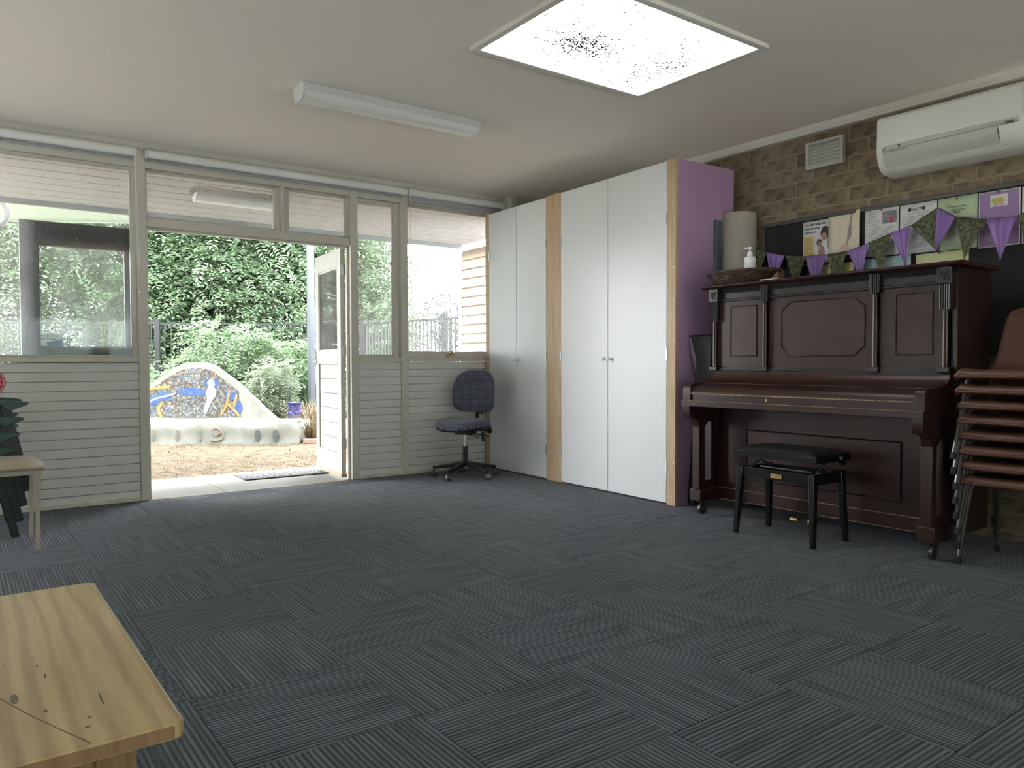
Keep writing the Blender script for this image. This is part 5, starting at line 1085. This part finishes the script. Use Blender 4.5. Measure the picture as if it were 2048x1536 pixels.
fence('black bar fence seen through the right windows, ending at the timber shed', (5.92, 12.45), (6.16, 9.55), (.0, .40, .82))
# ------------------------------------------------------------------ timber shed
t = thing('timber_shed', 'cream weatherboard shed wall beyond the right window', 'shed', (6.2, 8.2, GZ)); zb = GZ
MB().box(6.13, 6.4, zb, 6.6, 9.56, 2.58).build('wall', 'weatherboard', t)
for k in range(20):
    z = zb + .02 + k * .134; MB().hexa([(6.085, 6.4, z), (6.135, 6.4, z), (6.135, 9.53, z), (6.085, 9.53, z), (6.112, 6.4, z + .142), (6.135, 6.4, z + .142), (6.135, 9.53, z + .142), (6.112, 9.53, z + .142)]).build('weatherboard', 'weatherboard', t)
MB().box(6.07, 9.53, zb, 6.14, 9.575, 2.62).build('corner_board', 'roof_white', t)
MB().hexa([(5.98, 6.3, 2.62), (6.9, 6.3, 3.15), (6.9, 9.72, 3.15), (5.98, 9.72, 2.62), (5.98, 6.3, 2.68), (6.9, 6.3, 3.22), (6.9, 9.72, 3.22), (5.98, 9.72, 2.68)]).build('roof', 'roof_white', t)
# ------------------------------------------------------------------ planting
def foliage(seed, blobs, n, L0, L1, pairs=5, lw=.28, droop=.5, size=1.0):
    """pinnate leaves spread through ellipsoids; returns verts, quads"""
    g = np.random.default_rng(seed); wts = np.array([b[3] * b[4] * b[5] for b in blobs]) ** .7; wts /= wts.sum(); idx = g.choice(len(blobs), n, p=wts)
    bl = np.array(blobs)[idx]; d = g.normal(size=(n, 3)); d /= np.linalg.norm(d, axis=1, keepdims=True); r = g.random(n) ** .42
    pos = bl[:, :3] + d * bl[:, 3:6] * r[:, None]
    az = np.arctan2(d[:, 1], d[:, 0]) + g.normal(0, .9, n); el = g.normal(.05 - droop * .3, .45, n)
    ax = np.stack([np.cos(az) * np.cos(el), np.sin(az) * np.cos(el), np.sin(el)], 1); up = np.stack([g.normal(0, .35, n), g.normal(0, .35, n), np.ones(n)], 1)
    side = np.cross(ax, up); side /= np.linalg.norm(side, axis=1, keepdims=True); nrm = np.cross(side, ax); L_ = g.uniform(L0, L1, n)
    V = []
    ts = [(k + 1) / (pairs + .6) for k in range(pairs)]
    def quad(o, dd, l, w):   # o base, dd direction, nn normal
        m = o + dd * (l * .5)[:, None]; sd = np.cross(dd, nrm); sd /= np.linalg.norm(sd, axis=1, keepdims=True)
        V.append(np.stack([o, m + sd * (w * .5)[:, None] + nrm * (l * .06)[:, None], o + dd * l[:, None] - nrm * (l * .12)[:, None], m - sd * (w * .5)[:, None] + nrm * (l * .06)[:, None]], 1))
    for t_ in ts:
        o = pos + ax * (L_ * t_)[:, None] - np.stack([np.zeros(n), np.zeros(n), L_ * droop * .5 * t_ ** 2], 1); l = L_ * (.30 - .10 * abs(t_ - .45)) * size
        for s_ in (-1, 1):
            dd = ax * .45 + side * s_ * .85 + nrm * g.normal(.05, .18, n)[:, None]; dd /= np.linalg.norm(dd, axis=1, keepdims=True); quad(o, dd, l, l * lw * 1.3)
    o = pos + ax * L_[:, None] * .95 - np.stack([np.zeros(n), np.zeros(n), L_ * droop * .45], 1); quad(o, ax, L_ * .26 * size, L_ * .26 * lw * 1.3)
    V = np.concatenate(V, 0).reshape(-1, 3); return V, np.arange(len(V)).reshape(-1, 4)
def plant(name, label, cat, base, blobs, n, m, seed, L0=.25, L1=.42, stems=3, stem_r=.05, group=None, **kw):
    t = thing(name, label, cat, base, 0, local=True, group=group)
    V, Q = foliage(seed, blobs, n, L0, L1, **kw); me = rawmesh('foliage', V, Q); me.materials.append(MATS[m]); o = bpy.data.objects.new('foliage', me); COL.objects.link(o); o.parent = t; o['kind'] = 'stuff'
    rr = random.Random(seed); b = MB()
    for k in range(stems):
        bl = blobs[k % len(blobs)]; e = Vector((bl[0] + rr.uniform(-.3, .3) * bl[3], bl[1] + rr.uniform(-.3, .3) * bl[4], bl[2] + .5 * bl[5])); mid = Vector((e.x * .5 + rr.uniform(-.15, .15), e.y * .5 + rr.uniform(-.15, .15), e.z * .5))
        b.tube(spline([(e.x * .1, e.y * .1, -.02), tuple(mid), tuple(e)], 5), [stem_r * (1 - .07 * i) for i in range(11)], 6)
    b.build('trunk' if stem_r > .03 else 'stems', 'bark', t); return t
T = [((-.6, 17.4), 'tree with feathery leaves seen at the left edge of the left window', 'leaf_yellow', 21, 2600, 1.5, 4.3),
     ((1.25, 16.9), 'feathery-leaved tree seen through the dark door leaf', 'leaf_green', 22, 3600, 1.45, 4.4),
     ((2.75, 16.4), 'feathery-leaved tree behind the fence, left of the doorway centre', 'leaf_green', 23, 4200, 1.35, 4.5),
     ((4.25, 15.8), 'feathery-leaved tree behind the fence, in the middle of the doorway', 'leaf_green', 24, 4200, 1.35, 4.6),
     ((5.65, 15.2), 'feathery-leaved tree behind the steel post', 'leaf_green', 25, 4000, 1.35, 4.6),
     ((6.75, 14.9), 'feathery-leaved tree seen through the narrow side window', 'leaf_green', 26, 3200, 1.15, 3.9)]
for (bx, by), lb_, m_, sd_, n_, rad, ht in T:
    ht *= 1.12
    rr = random.Random(sd_); bl = [(0, 0, ht * .72, rad, rad * .8, ht * .30), (rr.uniform(-.4, .4), -.3, ht * .42, rad * .95, rad * .75, ht * .30), (rr.uniform(-.5, .5), -.3, ht * .2, rad * .8, rad * .6, ht * .18), (rr.uniform(-.6, .6), .2, ht * .9, rad * .7, rad * .6, ht * .16)]
    plant('garden_tree', lb_, 'tree', (bx, by, GZ), bl, n_, m_, sd_, .32, .52, stems=4, stem_r=.07, group='trees behind the garden fence')
U = [((2.55, 12.9), 'leafy shrub in front of the fence, left behind the bench', 31, 700, .70, 1.05, 'leaf_green'), ((3.55, 12.45), 'leafy shrub in front of the fence, behind the bench peak', 32, 1100, .75, 1.72, 'leaf_green'), ((4.35, 12.3), 'leafy shrub in front of the fence next to the steel post', 33, 900, .55, 1.5, 'leaf_green'), ((1.5, 13.2), 'leafy shrub in front of the fence below the left window', 34, 700, .8, 1.0, 'leaf_green')]
for (bx, by), lb_, sd_, n_, rad, ht, m_ in U:
    plant('garden_shrub', lb_, 'shrub', (bx, by, GZ), [(0, 0, ht * .55, rad, rad * .6, ht * .5), (.2, -.1, ht * .3, rad * .9, rad * .6, ht * .3)], n_, m_, sd_, .24, .38, stems=5, stem_r=.02, group='shrubs in front of the fence')
plant('grey_shrub', 'fine grey-green twiggy shrub at the right end of the bench', 'shrub', (3.78, 11.25, GZ), [(0, 0, .55, .38, .3, .5), (.12, 0, .85, .3, .25, .3), (-.25, -.05, .35, .3, .25, .3)], 1500, 'leaf_grey', 41, .10, .2, stems=9, stem_r=.008, pairs=4, size=.9, lw=.4)
# dry grass tufts
def tuft(label, x, y, h_, n, rad, seed):
    g = np.random.default_rng(seed); a = g.uniform(0, 2 * pi, n); r0 = rad * .4 * np.sqrt(g.random(n)); hh = h_ * g.uniform(.5, 1, n); le = rad * g.uniform(.3, 1.3, n)
    b0 = np.stack([r0 * np.cos(a), r0 * np.sin(a), np.zeros(n)], 1); b = a + g.normal(0, .6, n); m1 = b0 + np.stack([le * .3 * np.cos(b), le * .3 * np.sin(b), hh * .65], 1); e = b0 + np.stack([le * np.cos(b), le * np.sin(b), hh], 1)
    s_ = np.stack([-np.sin(b), np.cos(b), np.zeros(n)], 1) * .005
    V = np.stack([b0 - s_, b0 + s_, m1 + s_ * .8, m1 - s_ * .8, m1 - s_ * .8, m1 + s_ * .8, e + s_ * .2, e - s_ * .2], 1).reshape(-1, 3); Q = np.arange(len(V)).reshape(-1, 4)
    me = rawmesh('grass_tuft', V, Q); me.materials.append(MATS['dry_grass']); o = bpy.data.objects.new('grass_tuft', me); COL.objects.link(o); o.location = (x, y, GZ); tag(o, label, 'grass', 'dry grass tufts by the bench')
tuft('dry grass tuft beside the blue pot', 4.12, 10.5, .55, 260, .35, 1); tuft('dry grass tuft at the end of the bench behind the edging bricks', 3.98, 10.0, .42, 240, .3, 2); tuft('low dry grass tuft at the foot of the steel post', 4.5, 11.0, .5, 220, .35, 3)
# far trees against the sky
for i, (x, y, z, rx_, rz_, n_, lb_, m_) in enumerate(((12.9, 20.5, 2.1, 1.5, 1.6, 900, 'pale distant tree beside the shed roof', 'leaf_far'), (10.9, 20.5, .9, 1.4, 1.2, 700, 'low pale distant bush above the fence', 'leaf_far'), (10.6, 22, 4.6, .45, .5, 70, 'small sprig-like treetop high in the bright sky', 'leaf_far'), (10.7, 21, 2.5, .6, .5, 110, 'thin distant sapling above the fence', 'leaf_far'), (14.8, 21.5, 6.0, 1.7, .8, 600, 'distant tree crown above the shed roof', 'leaf_far'))):
    plant('distant_tree', lb_, 'tree', (x, y, GZ), [(0, 0, z, rx_, rx_ * .7, rz_)], n_, m_, 60 + i, .30, .5, stems=2, stem_r=.045, group='distant trees beyond the fence')
plant('distant_hedge', 'pale sunlit bushes behind the fence in the right window', 'bush', (8.6, 14.4, GZ), [(0, 0, .55, 1.6, .6, .65), (-1.0, .6, .6, 1.2, .5, .7), (.9, -1.0, .45, 1.0, .5, .55)], 1500, 'leaf_far', 77, .25, .4, stems=4, stem_r=.02)
